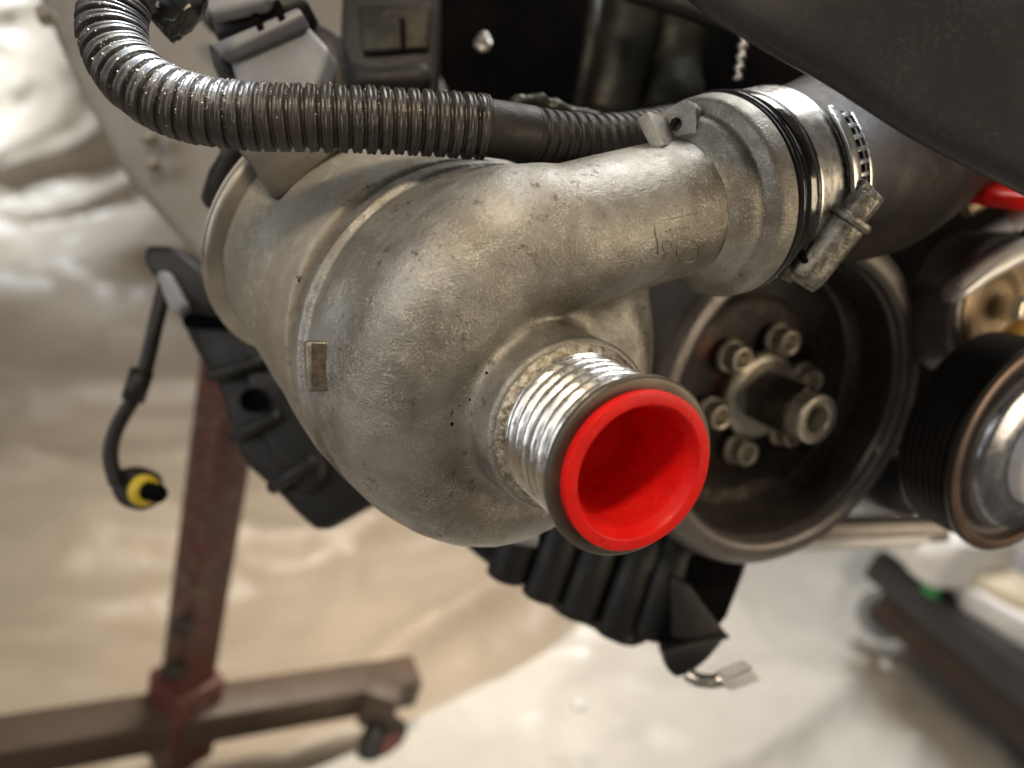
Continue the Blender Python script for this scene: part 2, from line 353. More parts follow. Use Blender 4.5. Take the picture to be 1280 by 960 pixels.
def sd_cone(p, a, b, ra, rb):
    a = np.array(a); b = np.array(b); ab = b - a; q = p - a; t = np.clip((q @ ab) / (ab @ ab), 0, 1)
    d = q - t[:, None] * ab; return np.sqrt((d * d).sum(1)) - (ra + (rb - ra) * t)

AX = Vector((0.414, -0.276, 0.867)).normalized()        # axis of the threaded neck, out towards the viewer
TIP = P(792, 586, 18)
def A(s): return TIP - AX * s
OX = Vector((0.83, 0.30, -0.45)).normalized()           # axis of the outlet pipe
OE = P(898, 246, 24.2)                                  # centre of its lip
e1 = (OX - AX * OX.dot(AX)).normalized(); e2 = AX.cross(e1).normalized()
DC = P(600, 437, 25.2)                                  # centre of the joint flange
LIP_R = 3.12; TUBE_R = 2.12
spir = []
q90 = OE - OX * 6.0
rel = q90 - A(0); s90 = -rel.dot(AX); rv = rel + AX * s90; ph90 = math.atan2(rv.dot(e2), rv.dot(e1)); r90 = rv.length
print('s90 %.2f r90 %.2f ph90 %.1f' % (s90, r90, math.degrees(ph90)))
spir = [(OE, 2.06), (OE - OX * 3, 2.02), (q90, 2.0)]
for dph, r_, tr, s_ in ((18, 4.55, 2.18, 5.6), (38, 4.15, 2.16, 5.75), (60, 3.85, 2.12, 5.9), (85, 3.65, 2.06, 6.0), (110, 3.50, 2.0, 6.1), (135, 3.36, 1.92, 6.2), (160, 3.24, 1.84, 6.25),
                        (185, 3.10, 1.76, 6.3), (210, 2.95, 1.6, 6.4), (235, 2.8, 1.4, 6.5), (262, 2.6, 1.1, 6.7)):
    a = ph90 + R(dph); spir.append((A(s_) + (e1 * math.cos(a) + e2 * math.sin(a)) * (r_ + .03), tr - .06))
sp = [p for p, _ in spir]
def densify(pts, n=3):
    ps = spline([p for p, _ in pts], n); rs = []
    for i in range(len(pts) - 1):
        for k in range(n): rs.append(pts[i][1] + (pts[i + 1][1] - pts[i][1]) * k / n)
    rs.append(pts[-1][1]); return list(zip(ps, rs))
spd = densify(spir[2:], 2)
def sdf_front(p):
    p = np.asarray(p, np.float32); d = None
    segs = [(spir[0], spir[2])] + list(zip(spd, spd[1:]))
    for (a, ra), (b, rb) in segs:
        q = sd_cone(p, a, b, ra, rb); d = q if d is None else smin(d, q, 0.06) if False else (q if d is None else np.minimum(d, q))
    # cut the outlet pipe square at its lip
    d = np.maximum(d, (p - np.array(OE)) @ np.array(OX) + 0.3)
    core = sd_cyl(p, A(7.4), AX, 4.5, 1.5, 0.6); d = smin(d, core, 0.9)
    boss = sd_cyl(p, A(4.92), AX, 2.44, 2.05, 0.16); d = smin(d, boss, 0.7)
    foot = sd_cyl(p, DC + AX * 0.95, AX, 5.66, 1.1, 0.85); d = smin(d, foot, 1.3)
    fl = sd_cyl(p, DC - AX * 0.10, AX, 5.92, 0.66, 0.14); d = smin(d, fl, 0.22)
    return d
V, Q = surface_nets(sdf_front, (-9, -9, -33), (9.5, 9.5, -16), 0.095)
def newell(V, Q, fn):                            # make the winding agree with the gradient
    v0, v1, v2 = V[Q[:, 0]], V[Q[:, 1]], V[Q[:, 2]]; n_ = np.cross(v1 - v0, v2 - v0); g = grad(fn, V[Q].mean(1))
    bad = (n_ * g).sum(1) < 0; Q = Q.copy(); Q[bad] = Q[bad][:, ::-1]; return Q
Q = newell(V, Q, sdf_front)
def lump(V, g, amp, sc):
    d = np.array([noise.fractal(Vector(v) * sc, 1.0, 2.0, 3) for v in V]); return V + g * (d * amp)[:, None]
g = grad(sdf_front, V); g /= np.linalg.norm(g, axis=1)[:, None]
V = lump(V, g, 0.010, 1.3)
print('front casting verts', len(V))
BASE = cw(DC)
pump = empty('pump_housing', BASE, 'grey cast aluminium housing with curved snail shaped body and a threaded neck', 'housing')
put('volute', from_cam('volute', V, Q.tolist()), M['cast'], pump, smooth=180)
def hit(px, py, fn=sdf_front, d0=14.0, dmax=40):         # camera ray onto a casting
    dr = P(px, py, 1.0); dr = dr.normalized(); t = d0
    for _ in range(200):
        q = np.array([dr * t]); dd = float(fn(q)[0])
        if dd < 0.004: break
        t += dd * .8
        if t > dmax: return None
    p = dr * t; g_ = grad(fn, np.array([p]))[0]; return p, Vector(g_).normalized()

# rear half of the casting
NK = P(408, 302, 29.4); RN = (NK - DC).normalized()
def sdf_rear(p):
    p = np.asarray(p, np.float32)
    d = sd_cyl(p, DC - AX * 1.0, AX, 5.6, 0.5, 0.3)
    d = smin(d, sd_cone(p, DC - AX * 1.2, DC - AX * 1.4 + RN * 2.6, 5.35, 5.15), 1.8)
    d = smin(d, sd_cone(p, DC - AX * 1.4 + RN * 1.6, NK, 5.1, 4.4), 1.6)
    cut = (p - np.array(NK)) @ np.array(RN); d = np.maximum(d, cut); d = np.maximum(d, (p - np.array(DC)) @ np.array(AX) + 0.45)
    return d
V2, Q2 = surface_nets(sdf_rear, (-14, -8, -40), (8, 13, -20), 0.14)
Q2 = newell(V2, Q2, sdf_rear)
g = grad(sdf_rear, V2); g /= np.linalg.norm(g, axis=1)[:, None]; V2 = lump(V2, g, 0.05, 0.5)
put('rear_casting', from_cam('rear_casting', V2, Q2.tolist()), M['cast_rear'], pump, smooth=180)
pr = rounded([(4.2, -0.35), (4.45, -0.3), (4.80, -0.12), (4.88, 0.02), (4.88, 0.12), (4.72, 0.16), (4.72, 0.22), (4.84, 0.26), (4.84, 0.38), (4.2, 0.42)], 0.07)
put('rear_ring', lathe('rear_ring', pr, 128), M['ringm'], pump, frame(NK, RN), smooth=40)

# outlet lip (collar), lathe about OX, z = 0 at the lip
def fr_out(t=0.0): return frame(OE + OX * t, OX)
wob = lambda r_, z_, t: 0.02 * noise.noise(Vector((math.cos(t) * 2.5, math.sin(t) * 2.5, z_ * 2)))
pr = rounded([(2.05, -1.75), (2.22, -1.5), (2.50, -1.22), (2.56, -1.05), (2.60, -0.86), (2.98, -0.74), (3.06, -0.60), (3.10, -0.10), (3.04, 0.0), (2.5, 0.02)], 0.09, 4)
put('outlet_collar', lathe('outlet_collar', pr, 128, wf=wob), M['cast'], pump, fr_out(), smooth=50)

# lug with a screw hole on the collar
for nm, px, py, dd in (('lug', 842, 158, 22.6),):
    zz = -OX; c = P(px, py, dd)
    Mx = frame(c, (-0.62, -0.12, 0.78), (0.93, 0.30, 0))
    o = put('lug', holed_plate('lug', [(-0.50, -0.55), (0.55, -0.55), (0.80, 0.15), (0.62, 0.52), (-0.30, 0.56), (-0.62, 0.20)], (0.08, 0.02), 0.20, 0.75), M['cast'], pump, Mx, smooth=30)
    put('lug_wing', box('lug_wing', 0.42, 1.15, 1.1, 0.07), M['cast'], pump, frame(P(824, 168, 22.3), (-0.62, -0.12, 0.78), (0.85, 0.42, 0.2)), smooth=40)

# threaded neck: a real helix, z = 0 at the tip, towards -z into the casting
def neck_mesh():
    v = []; f = []; seg = 256; rows = 230; L0, L1 = -0.26, -3.0; pitch = 0.40
    for i in range(rows + 1):
        z = L0 + (L1 - L0) * i / rows
        for k in range(seg):
            t = 2 * math.pi * k / seg
            ph = ((-z) / pitch + t / (2 * math.pi)) % 1.0
            env = min(1, max(0, (-z - 0.27) / 0.10)) * min(1, max(0, (2.72 + z) / 0.15))
            w = 0.5 - 0.5 * math.cos(2 * math.pi * ph); w = w ** 0.6
            r_ = 2.10 - env * 0.115 * (1 - w) + (0.03 if z < -2.6 else 0)
            if 1.42 < -z < 1.55: r_ -= 0.04
            r_ += 0.008 * noise.noise(Vector((math.cos(t) * 9, math.sin(t) * 9, z * 9)))
            v.append((r_ * math.cos(t) * .01, r_ * math.sin(t) * .01, z * .01))
    for i in range(rows):
        for k in range(seg):
            j = (k + 1) % seg; f.append((i * seg + k, (i + 1) * seg + k, (i + 1) * seg + j, i * seg + j))
    return mesh('thread', v, f)
FN = frame(TIP, AX)
put('thread', neck_mesh(), M['machined'], pump, FN, smooth=180)
pr = rounded([(1.85, -2.0), (1.85, 0.0), (2.18, 0.0), (2.245, -0.05), (2.245, -0.20), (2.08, -0.25), (2.0, -0.3)], 0.012, 2)
put('neck_rim', lathe('neck_rim', pr, 160), M['rim'], pump, FN, smooth=40)
def bwf(r_, z_, t): return 0.034 * noise.fractal(Vector((math.cos(t) * 16, math.sin(t) * 16, z_ * 10 + r_)), 1, 2, 4)
pr = [(2.0, -2.64), (2.12, -2.68), (2.17, -2.71), (2.22, -2.76), (2.27, -2.82), (2.31, -2.90), (2.30, -3.1)]
put('burr_ring', lathe('burr_ring', pr, 420, wf=bwf), M['burr'], pump, FN, smooth=60)
# pry tab on the joint flange, with its rusty face
h_ = hit(388, 458)
Mt = frame(P(397, 457, 23.6), (-0.25, -0.10, 0.95), (0.12, 1, 0.1))
h_ = hit(398, 457)
if h_:
    print('tab hit', h_[0])
    Mt = frame(h_[0] + h_[1] * 0.04, (0.35, -0.1, 0.93), (-0.05, 1, 0.05))
put('pry_tab', box('pry_tab', 1.38, 0.62, 0.62, 0.09, 3), M['cast'], pump, Mt, smooth=40)
if h_: put('pry_tab_face', prism('pry_tab_face', [(-0.62, -0.22), (0.60, -0.24), (0.64, 0.16), (-0.50, 0.22)], 0.305, 0.318, 0.006, 1), M['tabface'], pump, Mt, label='rusty brown machined face of the pry tab')

# raised cast marks following the surface: strokes given by pixels
def stroke(name, pix, w=0.035, lift=0.0, m='cast', parent=pump, fn=sdf_front, rad=None):
    pts = []
    for x, y in pix:
        h = hit(x, y, fn)
        if h: pts.append(h[0] + h[1] * lift)
    if len(pts) > 2:
        pts = spline(pts, 4); return put(name, sweep(name, pts, w, 10), M[m], parent, smooth=180)
stroke('cast_mark', [(817, 276), (819, 290), (822, 305), (823, 318)], 0.03)
stroke('cast_mark', [(828, 275), (845, 271), (862, 268), (872, 266)], 0.022)
stroke('cast_mark', [(832, 289), (846, 286), (862, 285)], 0.022)
stroke('cast_mark', [(829, 300), (840, 303), (836, 314), (829, 312), (829, 300)], 0.02)
stroke('cast_mark', [(860 + 14 * math.cos(a), 313 + 15 * math.sin(a)) for a in np.linspace(0, 6.28, 16)], 0.026)
stroke('cast_mark', [(793, 375 + 0), (800, 372), (806, 376), (806, 384), (800, 388), (794, 384), (793, 375)], 0.03)
# small near-black dots, slightly raised on the casting
def dot(x, y, r_=0.055, parent=pump):
    h = hit(x, y)
    if h: put('dark_dot', lathe('dark_dot', [(0, 0.012), (r_ * .5, 0.010), (r_ * .85, 0.0), (r_ * .8, -0.03)], 14, wf=lambda a_, b_, t: a_ * .45 * noise.noise(Vector((math.cos(t) * 1.7 + x, math.sin(t) * 1.7 + y, 0)))), M['blacker'], parent, frame(h[0], h[1]), smooth=180)
for x, y, r_ in ((510, 254, .045), (608, 466, .05), (565, 530, .06), (587, 500, .035), (805, 416, .05), (806, 431, .045)): dot(x, y, r_)

# ------------------------------------------------------------------ red plug
plug = empty('red_plug', cw(TIP), 'bright red hollow plastic plug pushed into the threaded neck', 'plug')
pr = rounded([(1.84, -2.4), (1.84, 0.02), (1.95, 0.02), (1.955, 0.30), (1.66, 0.31), (1.60, 0.20), (1.50, -0.02), (1.48, -0.30), (1.44, -2.2), (1.38, -2.32), (0.0, -2.32)], 0.03, 3)
put('cup', lathe('cup', pr, 128), M['red'], plug, FN, smooth=50)
put('floor_ring', lathe('floor_ring', [(1.04, -2.325), (1.05, -2.29), (1.08, -2.29), (1.09, -2.325)], 96), M['red'], plug, FN, smooth=180)
for a_ in (20, 65, 110):
    put('mould_pip', lathe('mould_pip', [(0, .03), (.04, .025), (.06, 0)], 10), M['red'], plug, frame(TIP - AX * 2.32 + (e1 * math.cos(R(a_)) + e2 * math.sin(R(a_))) * .45, AX), smooth=180)
put('speck', lathe('speck', [(0, 0.015), (.02, .012), (.03, 0)], 10), M['blacker'], plug, frame(TIP - AX * 1.05 + (e1 * math.cos(R(212)) + e2 * math.sin(R(212))) * 1.41, AX), smooth=180)

# ------------------------------------------------------------------ hose, seal, clamp
hpath = [OE + OX * 0.0, OE + OX * 1.2, OE + OX * 2.4, P(1066, 202, 27.2), P(1134, 164, 30), P(1208, 112, 33), P(1290, 40, 36), P(1380, -50, 39)]
hp, _ = resample(spline(hpath, 12), 0.22)
hose = empty('radiator_hose', cw(OE), 'thick brown black rubber hose running up from the clamped outlet', 'hose')
def hr(s, T_):
    return 2.84 + 0.75 * min(1, max(0, (s - 3.0) / 4.0))
put('hose_wall', sweep('hose_wall', hp, hr, 72, wf=lambda s, a: 0.035 * noise.noise(Vector((math.cos(a) * 1.6, math.sin(a) * 1.6, s * .5)))), M['rubber'], hose, smooth=180)
pr = rounded([(2.6, 0.03), (3.10, 0.04), (3.16, 0.12), (3.10, 0.26), (2.96, 0.30), (2.95, 0.44), (3.05, 0.50), (3.09, 0.78), (3.02, 0.98), (2.86, 1.04), (2.8, 1.2)], 0.06, 4)
put('hose_lip', lathe('hose_lip', pr, 160, wf=wob), M['gloss'], hose, fr_out(), smooth=60)

clamp = empty('hose_clamp', cw(OE + OX * 1.4), 'steel worm drive clamp with perforated band tightened round the rubber hose', 'hose clamp')
pr = rounded([(2.93, 1.02), (3.02, 1.02), (3.03, 1.08), (3.015, 1.55), (3.03, 2.18), (3.02, 2.24), (2.93, 2.24)], 0.02, 2)
put('band', lathe('band', pr, 160), M['steel'], clamp, fr_out(), smooth=40)
# perforated tail of the band: two rails and rungs on a slightly larger arc; angle measured in the lathe frame
FO = fr_out(); FI = FO.inverted()
def ang_of(px, py):                                # angle about OX of the point of the r=3.2 circle at z seen near a pixel
    best = None
    for k in range(720):
        t = 2 * math.pi * k / 720; q = FO @ Vector((3.3 * math.cos(t) * .01, 3.3 * math.sin(t) * .01, 0.026))
        c = CAM.inverted() @ q; x = W2 + FPX * c.x / -c.z; y = H2 - FPX * c.y / -c.z; e = (x - px) ** 2 + (y - py) ** 2
        if best is None or e < best[0]: best = (e, t, x, y)
    return best
ta = ang_of(1045, 140); tb = ang_of(1060, 262); print('tail', ta, tb)
a0_, a1_ = ta[1], tb[1]
if a1_ - a0_ > math.pi: a1_ -= 2 * math.pi
if a1_ - a0_ < -math.pi: a1_ += 2 * math.pi
def arc_strip(name, r0_, r1_, z0, z1, b0, b1, n=24, bev=0.03):
    return lathe(name, rounded([(r0_, z0), (r1_, z0), (r1_, z1), (r0_, z1), (r0_, z0)], bev, 2), n, min(b0, b1), max(b0, b1))
def arc_box(name, r0_, r1_, z0, z1, b0, b1, n=24):
    b0, b1 = min(b0, b1), max(b0, b1); v = []; f = []
    for i in range(n + 1):
        t = b0 + (b1 - b0) * i / n
        for r_, z_ in ((r0_, z0), (r1_, z0), (r1_, z1), (r0_, z1)): v.append((r_ * math.cos(t) * .01, r_ * math.sin(t) * .01, z_ * .01))
    for i in range(n):
        for k in range(4): f.append((i * 4 + k, i * 4 + (k + 1) % 4, i * 4 + 4 + (k + 1) % 4, i * 4 + 4 + k))
    f.append((0, 3, 2, 1)); f.append((n * 4, n * 4 + 1, n * 4 + 2, n * 4 + 3))
    me = mesh(name, v, f); bm = bmesh.new(); bm.from_mesh(me); bmesh.ops.recalc_face_normals(bm, faces=bm.faces)
    bmesh.ops.bevel(bm, geom=[e for e in bm.edges if len(e.link_faces) == 2 and e.calc_face_angle(0) > .8], offset=.00025, segments=2, profile=.5, affect='EDGES')
    bm.to_mesh(me); bm.free(); return me
sgn = 1 if a1_ > a0_ else -1
put('band_rail', arc_box('band_rail', 3.14, 3.30, 2.10, 2.44, a0_ - sgn * .05, a1_, 30), M['steel'], clamp, FO, smooth=40)
put('band_rail', arc_box('band_rail', 3.10, 3.22, 2.95, 3.08, a0_ + sgn * .05, a1_, 30), M['steel'], clamp, FO, smooth=40)
nr = 9
for i in range(nr):
    t = a0_ + (a1_ - a0_) * (0.06 + 0.94 * i / (nr - 1))
    put('rung', arc_box('rung', 3.06, 3.20, 2.40, 2.98, t - .022, t + .022, 3), M['steel'], clamp, FO, smooth=40)
put('tail_backing', arc_box('tail_backing', 2.96, 3.03, 2.36, 3.0, a0_ - sgn * .03, a1_, 24), M['blacker'], clamp, FO, smooth=40)
# worm housing and screw
SA, SB = P(1003, 348, 23.6), P(1088, 240, 22.6); SX = (SB - SA).normalized(); SL = (SB - SA).length
print('screw length', SL)
FS = frame(SA, SX, OX)
def swf(r_, z_, t): return 0.03 * noise.noise(Vector((math.cos(t) * 3, math.sin(t) * 3, z_ * 3)))
pr = rounded([(0.0, -0.05), (0.46, -0.05), (0.57, 0.05), (0.60, 0.4), (0.60, 2.0), (0.62, SL * .60), (0.55, SL * .64), (0.0, SL * .64)], 0.05, 3)
put('screw_housing', lathe('screw_housing', pr, 64, wf=swf), M['screw'], clamp, FS, smooth=50)
pr = rounded([(0.3, SL * .62), (0.66, SL * .66), (0.72, SL * .70), (0.66, SL * .74), (0.40, SL * .76)], 0.03, 3)
put('screw_flange', lathe('screw_flange', pr, 64, wf=swf), M['screw'], clamp, FS, smooth=50)
hexp = [(0.50 * math.cos(R(60 * k + 12)), 0.50 * math.sin(R(60 * k + 12))) for k in range(6)]
hm = prism('screw_head', hexp, SL * .72, SL * .97, 0.05, 2)
put('screw_head', hm, M['screw'], clamp, FS, smooth=40)
for sx in (-1, 1):                               # slotted top: two lands with the slot open between them
    put('head_land', prism('head_land', [(-.40, .10 * sx), (.38, .10 * sx), (.30, .38 * sx), (-.28, .40 * sx)], SL * .95, SL * (1.06 if sx > 0 else 1.02), 0.05, 2), M['screw'], clamp, FS, smooth=40)
put('saddle', prism('saddle', [(-0.25, -0.75), (0.6, -0.75), (0.66, -0.2), (0.5, 0.5), (-0.45, 0.55), (-0.5, -0.3)], 0.35, 2.35, 0.10, 3), M['screw'], clamp, frame(SA - OX * 0.55 + Vector((0, 0, -.75)), SX, OX), smooth=40)
put('saddle_loop', sweep('saddle_loop', [P(978, 346, 23.9), P(1000, 316, 23.5), P(1018, 290, 23.4)], 0.34, 24), M['screw'], clamp, smooth=60)
put('notch_shade', box('notch_shade', .16, .9, .5, .04), M['blacker'], clamp, frame(P(998, 312, 23.15), (0, 0, 1), OX), smooth=40)  # raised dark bar, colours in the shade of a notch
put('band_end', box('band_end', 1.1, 0.35, 1.2, 0.08), M['screw'], clamp, frame(P(985, 325, 25.6), SX, OX), smooth=40)

# ------------------------------------------------------------------ corrugated conduit
cp = [P(172, -90, 21.5), P(152, -20, 21.2), P(140, 35, 21), P(155, 82, 20.8), P(195, 118, 20.6), P(250, 138, 20.6), P(320, 146, 20.7), P(400, 148, 20.9), P(500, 152, 21.4), P(604, 159, 22.0)]
cpp, CL = resample(spline(cp, 16), 0.024)
PITCHC = 0.385
def cr(s, T_):
    ph = (s / PITCHC) % 1.0
    prof = 1.0 if 0.22 < ph < 0.78 else max(0, 1 - ((0.22 - ph) if ph <= .22 else (ph - .78)) / 0.14)
    prof = prof * prof * (3 - 2 * prof)
    q = noise.noise(Vector((int(s / PITCHC) * 1.7, 0.3, 5)))
    return 0.765 + (0.135 + 0.035 * q) * prof - 0.026 * math.exp(-((ph - 0.5) / 0.07) ** 2)
cond = empty('corrugated_conduit', cw(cp[4]), 'dusty black corrugated conduit curving across above the cast housing', 'conduit')
put('corrugation', sweep('corrugation', cpp, cr, 48, wf=lambda s, a: 0.012 * noise.noise(Vector((math.cos(a) * 4, math.sin(a) * 4, s * 6)))), M['conduit'], cond, smooth=180)
c2 = [P(602, 159, 22.0), P(630, 163, 22.2), P(664, 168, 22.6)]
put('coupler', sweep('coupler', resample(spline(c2, 10), .05)[0], lambda s, T_: 0.80 + 0.10 * (1 if s < .12 else 0), 48), M['black'], cond, smooth=180)
c3 = [P(655, 168, 22.5), P(700, 174, 23.2), P(750, 176, 24.0), P(800, 170, 25.2), P(850, 160, 27.0)]
c3p, _ = resample(spline(c3, 14), 0.03)
put('lower_corrugation', sweep('lower_corrugation', c3p, lambda s, T_: cr(s, T_) * 0.90, 40), M['black'], cond, smooth=180)
# dried grit caught between the rings
def grit_mesh():
    v = []; f = []
    n = len(cpp)
    for _ in range(2600):
        i = min(n - 2, max(1, int(rng.normal(0.44, 0.12) * n)))
        if rng.random() < .25: i = int(rng.uniform(.05, .97) * n)
        p = cpp[i]; t = (cpp[i + 1] - cpp[i - 1]).normalized(); s = i * CL / (n - 1)
        upv = Vector((0.0, 0.72, 0.69)); upv = (upv - t * upv.dot(t)).normalized(); sd = t.cross(upv)
        a = rng.normal(0.15, 0.55); dr = upv * math.cos(a) + sd * math.sin(a)
        ph = (s / PITCHC) % 1
        if .25 < ph < .75 and rng.random() < .75: continue
        q = p + dr * (cr(s, 1) + 0.004); sz = 0.012 + 0.045 * rng.random() ** 3; b = len(v)
        for k in range(5):
            u_ = Vector(rng.normal(0, 1, 3)); v.append(q + u_.normalized() * sz * rng.uniform(.5, 1.1))
        f += [(b, b + 1, b + 2), (b, b + 2, b + 3), (b, b + 3, b + 1), (b + 4, b + 2, b + 1), (b + 4, b + 3, b + 2), (b + 4, b + 1, b + 3)]
    return from_cam('grit', v, f)
put('grit', grit_mesh(), M['grit'], cond, kind='stuff')
# torn strip of tape at the end of the ringed run
put('tape_tail', sweep('tape_tail', [P(600, 140, 21.0), P(604, 128, 20.9), P(596, 119, 20.9)], 0.05, 8), M['conduit'], cond, smooth=180)
# dark second hose behind at the top left
h2 = [P(238, -40, 24), P(226, 5, 23.6), P(196, 30, 23.6)]
h2p, _ = resample(spline(h2, 14), 0.05)
tag(put('wire_sleeve', sweep('wire_sleeve', h2p, lambda s, T_: .68, 32, wf=lambda s, a: 0.05 * noise.noise(Vector((math.cos(a) * 4, math.sin(a) * 4, s * 8)))), M['gloss'], smooth=180), 'short glossy black sleeve tucked behind the bend of the conduit', 'sleeve')

# ------------------------------------------------------------------ grey electrical connector behind the conduit
con = empty('plug_connector', cw(P(340, 80, 27)), 'dusty grey plastic wiring connector sitting behind the conduit', 'connector')
put('shell', slab('shell', [(283, 62), (376, 22), (412, 60), (388, 130), (330, 190), (300, 130)], 27, 4, 0.25, tilt=(-0.1, 0.3)), M['grey'], con, smooth=40)
put('rim_bar', slab('rim_bar', [(262, 55), (372, 8), (380, 20), (278, 68)], 26.6, 1.0, 0.12), M['grey'], con, smooth=40)
put('cap', slab('cap', [(246, -20), (360, -30), (388, 4), (268, 50)], 26.9, 3, 0.3), M['black'], con, smooth=40)
put('latch', slab('latch', [(248, -6), (300, -22), (338, -10), (330, 4), (262, 18)], 26.0, 0.8, 0.2), M['grey'], con, smooth=40)
put('key_rib', slab('key_rib', [(312, 14), (320, 10), (330, 34), (322, 38)], 26.5, 0.5, 0.05), M['blacker'], con, smooth=40)
put('key_rib', slab('key_rib', [(340, 2), (348, -2), (356, 22), (348, 26)], 26.5, 0.5, 0.05), M['blacker'], con, smooth=40)
put('wing', slab('wing', [(258, 52), (282, 64), (316, 150), (300, 150), (266, 84)], 27.6, 3, 0.15), M['black'], con, smooth=40)
put('side', slab('side', [(380, 18), (424, 40), (436, 112), (392, 130)], 28.4, 3, 0.25), M['black'], con, smooth=40)

# bracket finger in front of the rear ring
tag(put('bracket_finger', slab('bracket_finger', [(290, 180), (440, 170), (400, 206), (368, 232), (347, 250), (338, 246), (312, 205)], 24.4, 0.8, 0.08, tilt=(0.15, 0)), M['fingerm'], smooth=40), 'dull pointed bracket finger between conduit and rear casting', 'bracket')
tag(put('rubber_grommet', sweep('rubber_grommet', [P(272, 250, 30), P(284, 222, 29), P(292, 196, 28.4), P(296, 172, 28)], lambda s, T_: .62 + .15 * math.sin(s * 2), 24), M['black'], smooth=180), 'small black rubber grommet beside the bright rear ring', 'grommet')

# ------------------------------------------------------------------ engine masses behind
tag(put('alloy_cover', slab('alloy_cover', [(10, -60), (44, 0), (76, 78), (112, 150), (150, 222), (196, 272), (262, 345), (340, 445), (420, 470), (520, 400), (560, 200), (560, 100), (430, -60)], 42, 9, 1.1, 4, tilt=(-0.15, 0.05)), M['alloy'], smooth=50),
    'large blurred pale alloy engine cover behind the conduit bend', 'engine cover')
for x, y, r_ in ((188, 172, .42), (192, 206, .34), (58, 20, .4)):
    tag(put('cover_bolt', lathe('cover_bolt', rounded([(0, .5), (r_, .5), (r_, 0), (r_ * 1.3, -.05), (r_ * 1.3, -.2)], .08), 24), M['alloy'], None, frame(P(x, y, 41.3), (0.1, .2, 1)), smooth=50),
        {188: 'pale bolt head on the alloy cover left of the conduit bend, upper of two', 192: 'pale bolt head on the alloy cover left of the conduit bend, lower of two', 58: 'pale bolt head at the upper left corner of the alloy cover'}[x], 'bolt', 'bolts on the alloy cover')
tag(put('cover_strap', slab('cover_strap', [(222, -14), (236, -14), (266, 24), (258, 34)], 38, 1, 0.15), M['black'], smooth=40), 'thin dark strap on the alloy cover left of the connector', 'strap')
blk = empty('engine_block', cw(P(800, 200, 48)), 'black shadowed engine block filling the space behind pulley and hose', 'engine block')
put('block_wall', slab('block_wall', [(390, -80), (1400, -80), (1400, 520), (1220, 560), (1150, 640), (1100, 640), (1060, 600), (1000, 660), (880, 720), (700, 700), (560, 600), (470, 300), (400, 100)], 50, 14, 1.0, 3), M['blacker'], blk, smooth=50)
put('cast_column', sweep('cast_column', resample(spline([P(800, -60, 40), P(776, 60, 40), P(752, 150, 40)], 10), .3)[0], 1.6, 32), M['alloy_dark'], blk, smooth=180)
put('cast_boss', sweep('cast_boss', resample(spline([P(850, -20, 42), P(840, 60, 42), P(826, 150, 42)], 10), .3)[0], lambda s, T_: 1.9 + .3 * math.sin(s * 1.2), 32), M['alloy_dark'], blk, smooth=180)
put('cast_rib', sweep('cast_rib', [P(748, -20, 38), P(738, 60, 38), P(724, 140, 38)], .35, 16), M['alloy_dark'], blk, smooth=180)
brk = empty('sensor_bracket', cw(P(490, 70, 33)), 'dark grey pressed bracket with a slot standing behind the conduit', 'bracket')
put('plate', slab('plate', [(428, -40), (548, -40), (546, 128), (430, 128), (424, 40)], 34, 1.6, 0.3), M['black'], brk, smooth=40)
put('pale_face', slab('pale_face', [(446, 6), (538, 4), (536, 60), (452, 66)], 33.6, .6, 0.15), M['alloy_dark'], brk, smooth=40)
put('slot', slab('slot', [(499, 22), (506, 22), (507, 58), (501, 60)], 33.5, .08, 0.01), M['blacker'], brk, smooth=40)  # dark sliver on the face, shade inside the slot put in as colour
put('lower_lip', slab('lower_lip', [(424, 70), (470, 82), (536, 74), (538, 104), (430, 110)], 33.2, 1.5, 0.4), M['black'], brk, smooth=40)
tag(put('small_bolt', lathe('small_bolt', rounded([(0, .4), (.26, .4), (.28, 0), (.42, -.02), (.42, -.2)], .08), 24), M['steel'], None, frame(P(604, 52, 38), (.1, .4, 1)), smooth=50), 'small shiny bolt head in the dark behind the conduit', 'bolt')
# crusty edge of gasket behind the lower conduit
gk = sweep('gasket_edge', resample(spline([P(640, 132, 26), P(672, 126, 26.4), P(700, 138, 26.6), P(748, 150, 27)], 12), .12)[0], lambda s, T_: .26 + .1 * noise.noise(Vector((s * 2, 0, 0))), 16, wf=lambda s, a: .1 * noise.noise(Vector((s * 4, math.cos(a) * 2, math.sin(a) * 2))))
tag(put('gasket_edge', gk, M['alloy_dark'], smooth=180), 'crusty grey gasket edge just above the lower conduit', 'gasket')
tag(put('braided_wire', sweep('braided_wire', resample(spline([P(932, 26, 31), P(928, 60, 31), P(922, 100, 31)], 12), .05)[0], lambda s, T_: .16 + .05 * math.sin(s * 14), 16), M['steel'], smooth=180), 'short twisted bright wire hanging above the outlet hose', 'wire')

